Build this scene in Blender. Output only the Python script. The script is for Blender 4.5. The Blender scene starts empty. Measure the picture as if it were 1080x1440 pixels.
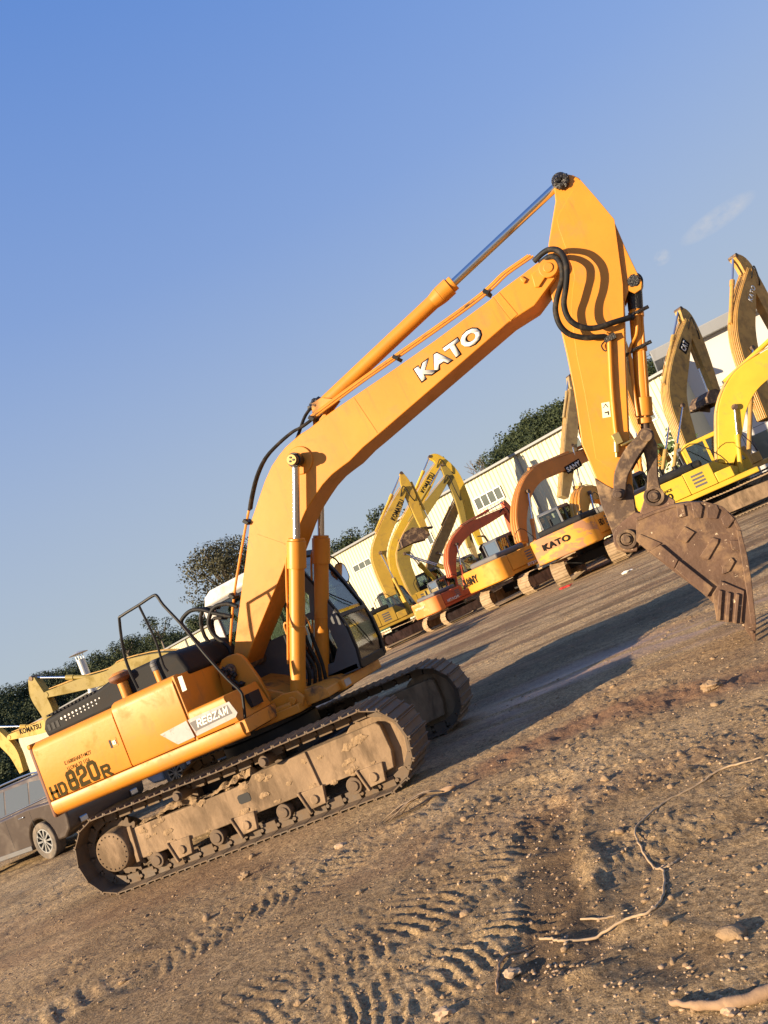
import bpy, bmesh, math, random
import numpy as np
from mathutils import Vector, Matrix, noise
R = math.radians
random.seed(7); RNG = np.random.default_rng(7)
SC = bpy.context.scene
COL = SC.collection

# ------------------------------------------------------------------ materials
def ramp(nt, fac, stops):
    n = nt.nodes.new('ShaderNodeValToRGB')
    e = n.color_ramp.elements
    while len(e) < len(stops): e.new(0.5)
    for i, (p, c) in enumerate(stops):
        e[i].position = p; e[i].color = (*c, 1) if len(c) == 3 else c
    nt.links.new(fac, n.inputs[0]); return n.outputs[0]

def nz(nt, co, scale, detail=4, rough=0.55, stretch=None, dist=0.0):
    if stretch:
        m = nt.nodes.new('ShaderNodeMapping'); m.inputs['Scale'].default_value = stretch
        nt.links.new(co, m.inputs[0]); co = m.outputs[0]
    n = nt.nodes.new('ShaderNodeTexNoise')
    n.inputs['Scale'].default_value = scale; n.inputs['Detail'].default_value = detail
    n.inputs['Roughness'].default_value = rough; n.inputs['Distortion'].default_value = dist
    nt.links.new(co, n.inputs['Vector']); return n.outputs['Fac']

def mixc(nt, f, a, b):
    m = nt.nodes.new('ShaderNodeMix'); m.data_type = 'RGBA'
    for s, v in ((m.inputs[0], f), (m.inputs[6], a), (m.inputs[7], b)):
        if hasattr(v, 'is_linked') or hasattr(v, 'links'): nt.links.new(v, s)
        elif isinstance(v, (int, float)): s.default_value = v
        else: s.default_value = (*v, 1)
    return m.outputs[2]

def mat(name, base, rough=0.5, metal=0.0, dirt=None, amt=(0.55, 0.75), scale=3.0, vary=0.12,
        bump=0.0, bscale=20.0, stretch=None, chips=None, chip_thr=0.72, spec=0.5, coat=0.0, streak=None):
    m = bpy.data.materials.new(name); m.use_nodes = True
    nt = m.node_tree; b = nt.nodes['Principled BSDF']
    tc = nt.nodes.new('ShaderNodeTexCoord').outputs['Object']
    dark = tuple(c * (1 - vary) for c in base); light = tuple(min(1, c * (1 + vary)) for c in base)
    col = ramp(nt, nz(nt, tc, scale * 0.6, 5), [(0.3, dark), (0.7, light)])
    if dirt:
        f = ramp(nt, nz(nt, tc, scale, 8, 0.65, stretch, 0.4), [(amt[0], (0, 0, 0)), (amt[1], (1, 1, 1))])
        col = mixc(nt, f, col, dirt)
        rr = nt.nodes.new('ShaderNodeMapRange'); nt.links.new(f, rr.inputs[0])
        rr.inputs[3].default_value = rough; rr.inputs[4].default_value = min(1, rough + 0.35)
        nt.links.new(rr.outputs[0], b.inputs['Roughness'])
    else:
        b.inputs['Roughness'].default_value = rough
    if chips:
        f2 = ramp(nt, nz(nt, tc, scale * 5, 6, 0.7), [(chip_thr, (0, 0, 0)), (chip_thr + 0.03, (1, 1, 1))])
        col = mixc(nt, f2, col, chips)
    if streak:
        f3 = ramp(nt, nz(nt, tc, 2.4, 7, 0.7, (5, 5, .55), .2), [(.55, (0, 0, 0)), (.78, (streak[3],) * 3)])
        col = mixc(nt, f3, col, streak[:3])
        f4 = ramp(nt, nz(nt, tc, 30, 5, 0.8, (1, 1, 3.5), .8), [(.66, (0, 0, 0)), (.70, (.75, .75, .75))])
        f5 = ramp(nt, nz(nt, tc, 1.6, 3, .6), [(.50, (0, 0, 0)), (.60, (1, 1, 1))])
        mq = nt.nodes.new('ShaderNodeMath'); mq.operation = 'MULTIPLY'; nt.links.new(f4, mq.inputs[0]); nt.links.new(f5, mq.inputs[1])
        col = mixc(nt, mq.outputs[0], col, (.20, .10, .05))
    nt.links.new(col, b.inputs['Base Color'])
    b.inputs['Metallic'].default_value = metal
    b.inputs['Specular IOR Level'].default_value = spec
    b.inputs['Coat Weight'].default_value = coat
    b.inputs['Coat Roughness'].default_value = 0.15
    if bump:
        bn = nt.nodes.new('ShaderNodeBump'); bn.inputs['Strength'].default_value = 1.0
        bn.inputs['Distance'].default_value = bump
        nt.links.new(nz(nt, tc, bscale, 8, 0.6), bn.inputs['Height'])
        nt.links.new(bn.outputs[0], b.inputs['Normal'])
    return m

def glass(name, tint=(0.55, 0.62, 0.6), refl=0.12):
    m = bpy.data.materials.new(name); m.use_nodes = True
    nt = m.node_tree; nt.nodes.clear()
    o = nt.nodes.new('ShaderNodeOutputMaterial'); mx = nt.nodes.new('ShaderNodeMixShader')
    t = nt.nodes.new('ShaderNodeBsdfTransparent'); t.inputs[0].default_value = (*tint, 1)
    g = nt.nodes.new('ShaderNodeBsdfGlossy'); g.inputs['Roughness'].default_value = 0.04
    lw = nt.nodes.new('ShaderNodeLayerWeight'); lw.inputs[0].default_value = 0.35
    mr = nt.nodes.new('ShaderNodeMapRange'); mr.inputs[3].default_value = refl; mr.inputs[4].default_value = 0.85
    nt.links.new(lw.outputs['Fresnel'], mr.inputs[0]); nt.links.new(mr.outputs[0], mx.inputs[0])
    nt.links.new(t.outputs[0], mx.inputs[1]); nt.links.new(g.outputs[0], mx.inputs[2])
    nt.links.new(mx.outputs[0], o.inputs[0]); return m

DUST = (0.33, 0.215, 0.12)
M = {}
M['paint'] = mat('amber machine paint', (0.62, 0.234, 0.017), 0.46, streak=(.28, .13, .04, .6), dirt=(0.40, 0.18, 0.045), amt=(0.54, 0.80), scale=2.6, vary=0.10, bump=0.0010, bscale=9, chips=(0.16, 0.085, 0.04), chip_thr=0.715)
M['paint_door'] = mat('amber door paint', (0.62, 0.240, 0.021), 0.52, streak=(.30, .14, .05, .6), spec=.35, dirt=(0.46, 0.19, 0.04), amt=(0.56, 0.8), scale=4.0, vary=0.06, bump=0.0038, bscale=5, chips=(0.2, 0.13, 0.06), chip_thr=0.75)
M['paint_worn'] = mat('amber paint worn and greasy', (0.62, 0.25, 0.03), 0.5, dirt=(0.10, 0.06, 0.035), amt=(0.5, 0.66), scale=4, chips=(0.12, 0.06, 0.03), chip_thr=0.66, bump=0.001)
M['mud'] = mat('dried mud on steel', (0.275, 0.185, 0.108), 0.9, dirt=(0.12, 0.08, 0.046), amt=(0.44, 0.66), scale=4.5, vary=0.28, bump=0.006, bscale=26, stretch=(1, 1, 0.35), chips=(0.36, 0.2, 0.1), chip_thr=0.7)
M['mud_dark'] = mat('oily mud on rollers', (.13, .085, .05), .75, dirt=(.24, .16, .09), scale=6, bump=.004, bscale=30)
M['clod'] = mat('clumped mud', (0.30, 0.20, 0.11), 0.95, dirt=(0.16, 0.105, 0.06), scale=9, bump=0.02, bscale=30)
M['track'] = mat('worn track steel', (0.12, 0.09, 0.065), 0.62, metal=0.35, dirt=(0.20, 0.138, 0.085), amt=(0.4, 0.62), scale=7, bump=0.002, bscale=40)
M['track_far'] = mat('dusty track steel', (0.36, 0.26, 0.155), 0.85, dirt=(0.22, 0.15, 0.085), amt=(0.5, 0.7), scale=5)
M['rust'] = mat('rusted bucket steel', (0.125, 0.070, 0.043), 0.6, metal=0.15, dirt=(0.25, 0.155, 0.085), amt=(0.50, 0.64), scale=3.6, vary=0.35, bump=0.006, bscale=24, chips=(0.62, 0.48, 0.32), chip_thr=0.635)
M['rust_dark'] = mat('dark rusty linkage steel', (0.085, 0.052, 0.033), 0.6, metal=0.15, dirt=(0.33, 0.22, 0.12), amt=(.5, .66), scale=5, vary=.3, bump=0.005, bscale=26, chips=(.4, .28, .16), chip_thr=.68)
M['cw_brown'] = mat('rusty brown counterweight edge', (0.17, 0.075, 0.04), 0.7, dirt=(0.28, 0.15, 0.07), scale=6, chips=(0.6, 0.4, 0.2), chip_thr=0.72)
M['black'] = mat('black painted steel', (0.010, 0.010, 0.011), 0.5, spec=.25, dirt=(0.06, 0.05, 0.04), amt=(0.55, 0.85), scale=5)
M['hood'] = mat('black engine hood', (0.016, 0.016, 0.017), 0.7, dirt=(0.06, 0.05, 0.04), amt=(0.5, 0.9), scale=3, spec=0.2)
M['hood_faded'] = mat('faded hood plate', (0.11, 0.108, 0.11), 0.6, dirt=(0.16, 0.13, 0.10), amt=(0.5, 0.9), scale=4)
M['rubber'] = mat('black rubber hose', (0.012, 0.012, 0.012), 0.6, spec=.25, dirt=(0.10, 0.075, 0.05), amt=(0.5, 0.8), scale=9)
M['grease'] = mat('black grease', (0.012, 0.010, 0.009), 0.35, bump=0.01, bscale=60)
M['chrome'] = mat('chromed rod', (0.62, 0.62, 0.63), 0.16, metal=1.0, vary=0.03)
M['cabgrey'] = mat('dark grey cab panel', (0.085, 0.09, 0.10), 0.5, dirt=(0.16, 0.14, 0.12), amt=(0.5, 0.9), scale=4)
M['cabwhite'] = mat('off-white cab roof', (0.62, 0.60, 0.56), 0.5, dirt=(0.4, 0.34, 0.26), amt=(0.5, 0.8), scale=4)
M['glass'] = glass('cab glass')
M['dark'] = mat('dark interior', (0.012, 0.012, 0.013), 0.7)
M['silver'] = mat('silver decal film', (0.38, 0.355, 0.33), 0.45, dirt=(0.22, 0.17, 0.12), scale=14)
M['decalgrey'] = mat('grey decal film', (0.11, 0.10, 0.095), 0.5)
M['white'] = mat('white decal film', (0.78, 0.76, 0.68), 0.5)
M['cream'] = mat('cream warning sticker', (0.75, 0.70, 0.52), 0.5, vary=0.05)
M['olive'] = mat('olive brown lettering', (0.060, 0.045, 0.018), 0.95, spec=0.05)
M['ink'] = mat('black lettering', (0.02, 0.018, 0.016), 0.9, spec=0.1)
M['mirror'] = mat('mirror glass', (0.75, 0.77, 0.8), 0.03, metal=1, vary=0)
M['brass'] = mat('yellow zinc fitting', (0.45, 0.33, 0.12), 0.35, metal=0.8)
M['red'] = mat('red sticker', (0.5, 0.04, 0.03), 0.5)
M['wood'] = mat('dead wood', (0.30, 0.19, 0.11), 0.85, dirt=(0.22, 0.14, 0.08), scale=12, bump=0.004, bscale=40)
M['straw'] = mat('dry fibre', (0.38, 0.27, 0.16), 0.8, vary=0.2, scale=10)

SPLIT = {'cylinder_foot_bracket', 'boom_foot_bracket', 'bucket_ear', 'weld_seam', 'wear_pad', 'side_edge_bar', 'cutter_rib', 'pin_bolt', 'boom_hose', 'hydraulic_hose', 'pipe_bend', 'hydraulic_pipe', 'wiper', 'cylinder_bracket', 'side_window', 'louvre', 'cap_strut', 'bucket_tooth', 'cab_window', 'exhaust_pipe', 'cylinder_pipe', 'pipe_clamp', 'frame_rib', 'wheel_hub', 'vent_slot', 'mud_crust'}
# ------------------------------------------------------------------ mesh builder
class MB:
    def __init__(s, T=None):
        s.V = []; s.F = []; s.I = []; s.T = T or Matrix.Identity(4); s.mi = 0
    def add(s, vs, fs):
        o = len(s.V); s.V += [tuple(s.T @ Vector(v)) for v in vs]
        s.F += [tuple(i + o for i in f) for f in fs]; s.I += [s.mi] * len(fs); return s
    def box(s, x0, x1, y0, y1, z0, z1):
        v = [(x, y, z) for x in (x0, x1) for y in (y0, y1) for z in (z0, z1)]
        return s.add(v, [(0, 1, 3, 2), (4, 6, 7, 5), (0, 4, 5, 1), (2, 3, 7, 6), (0, 2, 6, 4), (1, 5, 7, 3)])
    def obox(s, c, ax, ay, az, hx, hy, hz):
        c, ax, ay, az = Vector(c), Vector(ax).normalized(), Vector(ay).normalized(), Vector(az).normalized()
        v = [c + ax * hx * i + ay * hy * j + az * hz * k for i in (-1, 1) for j in (-1, 1) for k in (-1, 1)]
        return s.add(v, [(0, 1, 3, 2), (4, 6, 7, 5), (0, 4, 5, 1), (2, 3, 7, 6), (0, 2, 6, 4), (1, 5, 7, 3)])
    def prism(s, p, y0, y1, p2=None):
        n = len(p); p2 = p2 or p
        a = sum(p[i][0] * p[(i + 1) % n][1] - p[(i + 1) % n][0] * p[i][1] for i in range(n))
        if a < 0: p = p[::-1]; p2 = p2[::-1]
        v = [(x, y0, z) for x, z in p] + [(x, y1, z) for x, z in p2]
        return s.add(v, [tuple(range(n)), tuple(range(2 * n - 1, n - 1, -1))] +
                     [((i + 1) % n, i, n + i, n + (i + 1) % n) for i in range(n)])
    def slab(s, p, z0, z1):
        n = len(p)
        v = [(x, y, z0) for x, y in p] + [(x, y, z1) for x, y in p]
        return s.add(v, [tuple(range(n))[::-1], tuple(range(n, 2 * n))] +
                     [(i, (i + 1) % n, n + (i + 1) % n, n + i) for i in range(n)])
    def cyl(s, a, b, r, r2=None, n=16, caps=True):
        a, b = Vector(a), Vector(b); r2 = r if r2 is None else r2
        d = (b - a).normalized(); u = d.orthogonal().normalized(); w = d.cross(u)
        v = []
        for c, q in ((a, r), (b, r2)):
            v += [c + (u * math.cos(t) + w * math.sin(t)) * q for t in [2 * math.pi * k / n for k in range(n)]]
        f = [(k, (k + 1) % n, n + (k + 1) % n, n + k) for k in range(n)]
        if caps: f += [tuple(range(n))[::-1], tuple(range(n, 2 * n))]
        return s.add(v, f)
    def ring(s, a, b, r, ri, n=20):
        a, b = Vector(a), Vector(b); d = (b - a).normalized(); u = d.orthogonal().normalized(); w = d.cross(u)
        v = []
        for c, q in ((a, r), (b, r), (b, ri), (a, ri)):
            v += [c + (u * math.cos(t) + w * math.sin(t)) * q for t in [2 * math.pi * k / n for k in range(n)]]
        f = []
        for L in range(4):
            for k in range(n):
                f.append((L * n + k, L * n + (k + 1) % n, ((L + 1) % 4) * n + (k + 1) % n, ((L + 1) % 4) * n + k))
        return s.add(v, f)
    def tube(s, pts, r, n=8, sm=4, rr=None):
        P = [Vector(p) for p in pts]
        if sm and len(P) > 2: P = spline(P, sm)
        v = []; u = None
        for i, p in enumerate(P):
            d = (P[min(i + 1, len(P) - 1)] - P[max(i - 1, 0)]).normalized()
            u = d.orthogonal().normalized() if u is None else (u - d * u.dot(d)).normalized()
            w = d.cross(u); q = r if rr is None else rr(i / (len(P) - 1))
            v += [p + (u * math.cos(t) + w * math.sin(t)) * q for t in [2 * math.pi * k / n for k in range(n)]]
        m = len(P)
        f = [(i * n + k, i * n + (k + 1) % n, (i + 1) * n + (k + 1) % n, (i + 1) * n + k) for i in range(m - 1) for k in range(n)]
        f += [tuple(range(n))[::-1], tuple(range((m - 1) * n, m * n))]
        return s.add(v, f)
    def blob(s, c, r, seed=0, sub=2, amp=0.35, sc=(1, 1, 1)):
        bm = bmesh.new(); bmesh.ops.create_icosphere(bm, subdivisions=sub, radius=1)
        vs = []
        for v in bm.verts:
            k = 1 + amp * noise.noise(v.co * 1.7 + Vector((seed * 7.1, seed * 3.3, 0))) + amp * .4 * noise.noise(v.co * 5 + Vector((seed, 0, 0)))
            vs.append((c[0] + v.co.x * r * k * sc[0], c[1] + v.co.y * r * k * sc[1], c[2] + v.co.z * r * k * sc[2]))
        fs = [tuple(v.index for v in f.verts) for f in bm.faces]; bm.free()
        return s.add(vs, fs)
    def build(s, name, mt, parent=None, bevel=0.0, angle=38, seg=2, loc=None):
        if name in SPLIT:
            par = list(range(len(s.V)))
            def fd(a):
                while par[a] != a: par[a] = par[par[a]]; a = par[a]
                return a
            for f in s.F:
                for b in f[1:]: par[fd(b)] = fd(f[0])
            gr = {}
            for f in s.F: gr.setdefault(fd(f[0]), []).append(f)
            if len(gr) > 1:
                o = None
                for g in gr.values():
                    ids = sorted({i for f in g for i in f}); mp = {i: k for k, i in enumerate(ids)}
                    q = MB(); q.V = [s.V[i] for i in ids]; q.F = [tuple(mp[i] for i in f) for f in g]; q.I = [0] * len(g)
                    SPLIT.discard(name); o = q.build(name, mt, parent, bevel, angle, seg, loc); SPLIT.add(name)
                return o
        me = bpy.data.meshes.new(name); me.from_pydata(s.V, [], s.F)
        for m in (mt if isinstance(mt, (list, tuple)) else [mt]): me.materials.append(m)
        me.polygons.foreach_set('material_index', s.I)
        me.update(); me.shade_smooth(); me.set_sharp_from_angle(angle=R(angle))
        o = bpy.data.objects.new(name, me); COL.objects.link(o)
        if parent: o.parent = parent
        if loc: o.location = loc
        if bevel:
            b = o.modifiers.new('Bevel', 'BEVEL'); b.width = bevel; b.segments = seg; b.limit_method = 'ANGLE'; b.angle_limit = R(40)
        return o

def spline(P, sm):
    out = []
    Q = [P[0] * 2 - P[1]] + P + [P[-1] * 2 - P[-2]]
    for i in range(1, len(Q) - 2):
        a, b, c, d = Q[i - 1:i + 3]
        for k in range(sm):
            t = k / sm
            out.append(0.5 * ((2 * b) + (c - a) * t + (2 * a - 5 * b + 4 * c - d) * t * t + (3 * b - a - 3 * c + d) * t ** 3))
    out.append(P[-1]); return out

def at(pts, y): return [(x, y, z) for x, z in pts]
def tag(o, label=None, cat=None, group=None, kind=None):
    for k, v in (('label', label), ('category', cat), ('group', group), ('kind', kind)):
        if v: o[k] = v
    return o
def thing(name, label, cat, loc=(0, 0, 0), rz=0.0, group=None):
    o = bpy.data.objects.new(name, None); COL.objects.link(o); o.empty_display_size = 0.3
    o.location = loc; o.rotation_euler = (0, 0, rz); return tag(o, label, cat, group)

def lettering(parent, s, o, d, up, h, width, mt, off=0.0, thick=0.003, shear=0.0, name='lettering'):
    """text as real raised lettering: o = lower left corner, d = reading direction, up, h = height of capitals"""
    cu = bpy.data.curves.new('t', 'FONT'); cu.body = s; cu.offset = off; cu.shear = shear; cu.resolution_u = 3
    cu.space_character = 1.0 + off * 2.0
    to = bpy.data.objects.new('t', cu); COL.objects.link(to)
    dg = bpy.context.evaluated_depsgraph_get()
    me = bpy.data.meshes.new_from_object(to.evaluated_get(dg)); bpy.data.objects.remove(to)
    co = np.zeros(len(me.vertices) * 3); me.vertices.foreach_get('co', co); co = co.reshape(-1, 3)
    mn, mx = co.min(0), co.max(0)
    o, d, up = Vector(o), Vector(d).normalized(), Vector(up).normalized(); nr = d.cross(up).normalized()
    up = nr.cross(d).normalized()
    fs = [tuple(p.vertices) for p in me.polygons]
    u = (co[:, 0] - mn[0]) / (mx[0] - mn[0]) * width; v = (co[:, 1] - mn[1]) / (mx[1] - mn[1]) * h
    bm = MB(parent_T.get(parent.name, Matrix.Identity(4)) if parent else None)
    bm.add([o + d * a + up * b + nr * thick for a, b in zip(u, v)], fs)
    ob = bm.build(name, mt, parent); md = ob.modifiers.new('Solid', 'SOLIDIFY'); md.thickness = thick; md.offset = -1
    bpy.data.meshes.remove(me); return ob
parent_T = {}
GW = .62
GLY = {'H': [(0, [(0, 0), (0, 1)]), (0, [(GW, 0), (GW, 1)]), (0, [(0, .5), (GW, .5)])], 'D': [(1, [(0, 0), (GW * .72, 0), (GW, .22), (GW, .78), (GW * .72, 1), (0, 1)])],
 '8': [(1, [(.1, 0), (GW - .1, 0), (GW, .1), (GW, .42), (GW - .08, .5), (.08, .5), (0, .42), (0, .1)]), (1, [(.1, .5), (GW - .1, .5), (GW - .03, .58), (GW - .03, .9), (GW - .12, 1), (.12, 1), (.03, .9), (.03, .58)])],
 '2': [(0, [(0, .72), (0, .88), (.12, 1), (GW - .12, 1), (GW, .88), (GW, .62), (GW - .12, .5), (.12, .42), (0, .3), (0, 0), (GW, 0)])],
 '0': [(1, [(.13, 0), (GW - .13, 0), (GW, .13), (GW, .87), (GW - .13, 1), (.13, 1), (0, .87), (0, .13)])],
 'R': [(0, [(0, 0), (0, 1), (GW - .12, 1), (GW, .88), (GW, .58), (GW - .12, .46), (0, .46)]), (0, [(GW * .45, .46), (GW, 0)])],
 'E': [(0, [(GW, 1), (0, 1), (0, 0), (GW, 0)]), (0, [(0, .5), (GW * .9, .5)])], 'Z': [(0, [(0, 1), (GW, 1), (0, 0), (GW, 0)])],
 'G': [(0, [(GW, .8), (GW, .9), (GW - .1, 1), (.1, 1), (0, .9), (0, .1), (.1, 0), (GW - .1, 0), (GW, .1), (GW, .44), (GW * .5, .44)])],
 'A': [(0, [(0, 0), (GW * .5, 1), (GW, 0)]), (0, [(GW * .2, .28), (GW * .8, .28)])], 'M': [(0, [(0, 0), (0, 1), (GW * .5, .3), (GW, 1), (GW, 0)])]}
def block_letters(parent, s, o, d, h, width, mt, y, sw=.2, thick=.002, gap=.30, shear=0.0):
    """square stencil-like letters on a side panel: o=(x,z) lower left, d=(dx,dz) reading direction"""
    n = len(s); adv = GW + sw + gap * .35; tot = adv * n - gap * .35; k = width / tot; d = Vector((d[0], 0, d[1])).normalized(); up = Vector((0, 0, 1)); up = (up - d * up.dot(d)).normalized(); mb = MB()
    vv = h / (1 + 0)
    for i, c in enumerate(s):
        for closed, P in GLY[c]:
            Q = [((i * adv + sw / 2 + a) * k + shear * (sw / 2 + b * (1 - sw)) * h, (sw / 2 * .8 + b * (1 - sw * .8)) * h) for a, b in P]; m = len(Q); segs = []
            L, R_2 = [], []
            for j in range(m):
                p = Vector(Q[j]); a = Vector(Q[j - 1]) if (j or closed) else None; b = Vector(Q[(j + 1) % m]) if (j < m - 1 or closed) else None
                d1 = (p - a).normalized() if a is not None else (b - p).normalized(); d2 = (b - p).normalized() if b is not None else d1
                e = sw * min(k, h) * .5 * 1.0
                if a is None: p = p - d1 * e
                if b is None: p = p + d2 * e
                nn = (d1 + d2); nn = Vector((-nn.y, nn.x)).normalized(); c2 = max(.5, nn.dot(Vector((-d1.y, d1.x)))); L.append(p + nn * (e / c2)); R_2.append(p - nn * (e / c2))
            for j in range(m if closed else m - 1):
                j2 = (j + 1) % m; q = [L[j], R_2[j], R_2[j2], L[j2]]; f = [Vector((o[0], y - .0005 * (j % 3), o[1])) + d * v.x + up * v.y for v in q]
                mb.add(f, [(0, 1, 2, 3)])
    return mb.build('lettering', mt, parent)

# ------------------------------------------------------------------ shared excavator pieces
def track_path(L, r, sag):
    """stadium path: list of (x, z, tangent angle); centre height r"""
    n = 400; P = []
    tot = 4 * L + 2 * math.pi * r
    def pt(t):
        t = t % tot
        if t < 2 * L: return (-L + t, 0.0)
        t -= 2 * L
        if t < math.pi * r: a = -math.pi / 2 + t / r; return (L + r * math.cos(a), r + r * math.sin(a))
        t -= math.pi * r
        if t < 2 * L: return (L - t, 2 * r - sag * math.sin(math.pi * t / (2 * L)) * (0.8 + 0.2 * math.cos(2 * math.pi * t / L)))
        t -= 2 * L; a = math.pi / 2 + t / r; return (-L + r * math.cos(a), r + r * math.sin(a))
    return pt, tot

def track_belt(mb, L, rout, y0, y1, s=1.0, n=46, chain=True, sag=0.035, phase=0.0):
    g = 0.026 * s; th = 0.011 * s; r = rout - g
    pt, tot = track_path(L, r, sag); pitch = tot / n; hw = pitch * 0.53
    prof = [(-1, 0), (-1, .35), (-.93, 1), (-.84, 1), (-.78, 0.05), (-.1, 0.05), (-.05, .9), (.05, .9), (.1, 0.05), (.70, 0.05), (.76, .8), (.84, .8), (.92, 0), (1, -.5)]
    for k in range(n):
        t = (k + phase) * pitch
        a = Vector((*pt(t - pitch * .45), 0)); b = Vector((*pt(t + pitch * .45), 0)); d = (b - a).normalized(); c = (a + b) / 2
        nx, nzv = d.y, -d.x
        c = Vector((c.x, c.y + g, 0))
        out = []; inn = []
        for u, h in prof:
            hh = h * g
            out.append((c.x + d.x * u * hw + nx * hh, c.y + d.y * u * hw + nzv * hh))
        for u in (1, -1):
            inn.append((c.x + d.x * u * hw - nx * th, c.y + d.y * u * hw - nzv * th))
        mb.prism(out + inn, y0, y1)
        if chain:
            ym = (y0 + y1) / 2
            for sy in (-1, 1):
                yy = ym + sy * 0.075 * s
                q = Vector((c.x - nx * 0.062 * s, yy, c.y - nzv * 0.062 * s))
                mb.obox(q, (d.x, 0, d.y), (0, 1, 0), (nx, 0, nzv), hw * 0.72, 0.018 * s, 0.052 * s)
            e = c + d * hw
            mb.cyl((e.x - nx * .06 * s, ym - .11 * s, e.y - nzv * .06 * s), (e.x - nx * .06 * s, ym + .11 * s, e.y - nzv * .06 * s), 0.022 * s, n=8)

def limb(pts, w, sm=6):
    """outline of a bent beam from its centre line points (u,z) and half widths"""
    P = [Vector((a, b, 0)) for a, b in pts]; W = [Vector((x, 0, 0)) for x in w]
    P = spline(P, sm); W = spline(W, sm); up = []; dn = []
    for i, p in enumerate(P):
        d = (P[min(i + 1, len(P) - 1)] - P[max(i - 1, 0)]).normalized()
        up.append((p.x - d.y * W[i].x, p.y + d.x * W[i].x)); dn.append((p.x + d.y * W[i].x, p.y - d.x * W[i].x))
    return up + dn[::-1]
# ------------------------------------------------------------------ the big amber excavator
EX = thing('excavator', 'large amber crawler excavator filling the foreground, its rusty bucket touching the mud', 'excavator')
YS = 0.25      # boom half width
LT = 1.76

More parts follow.
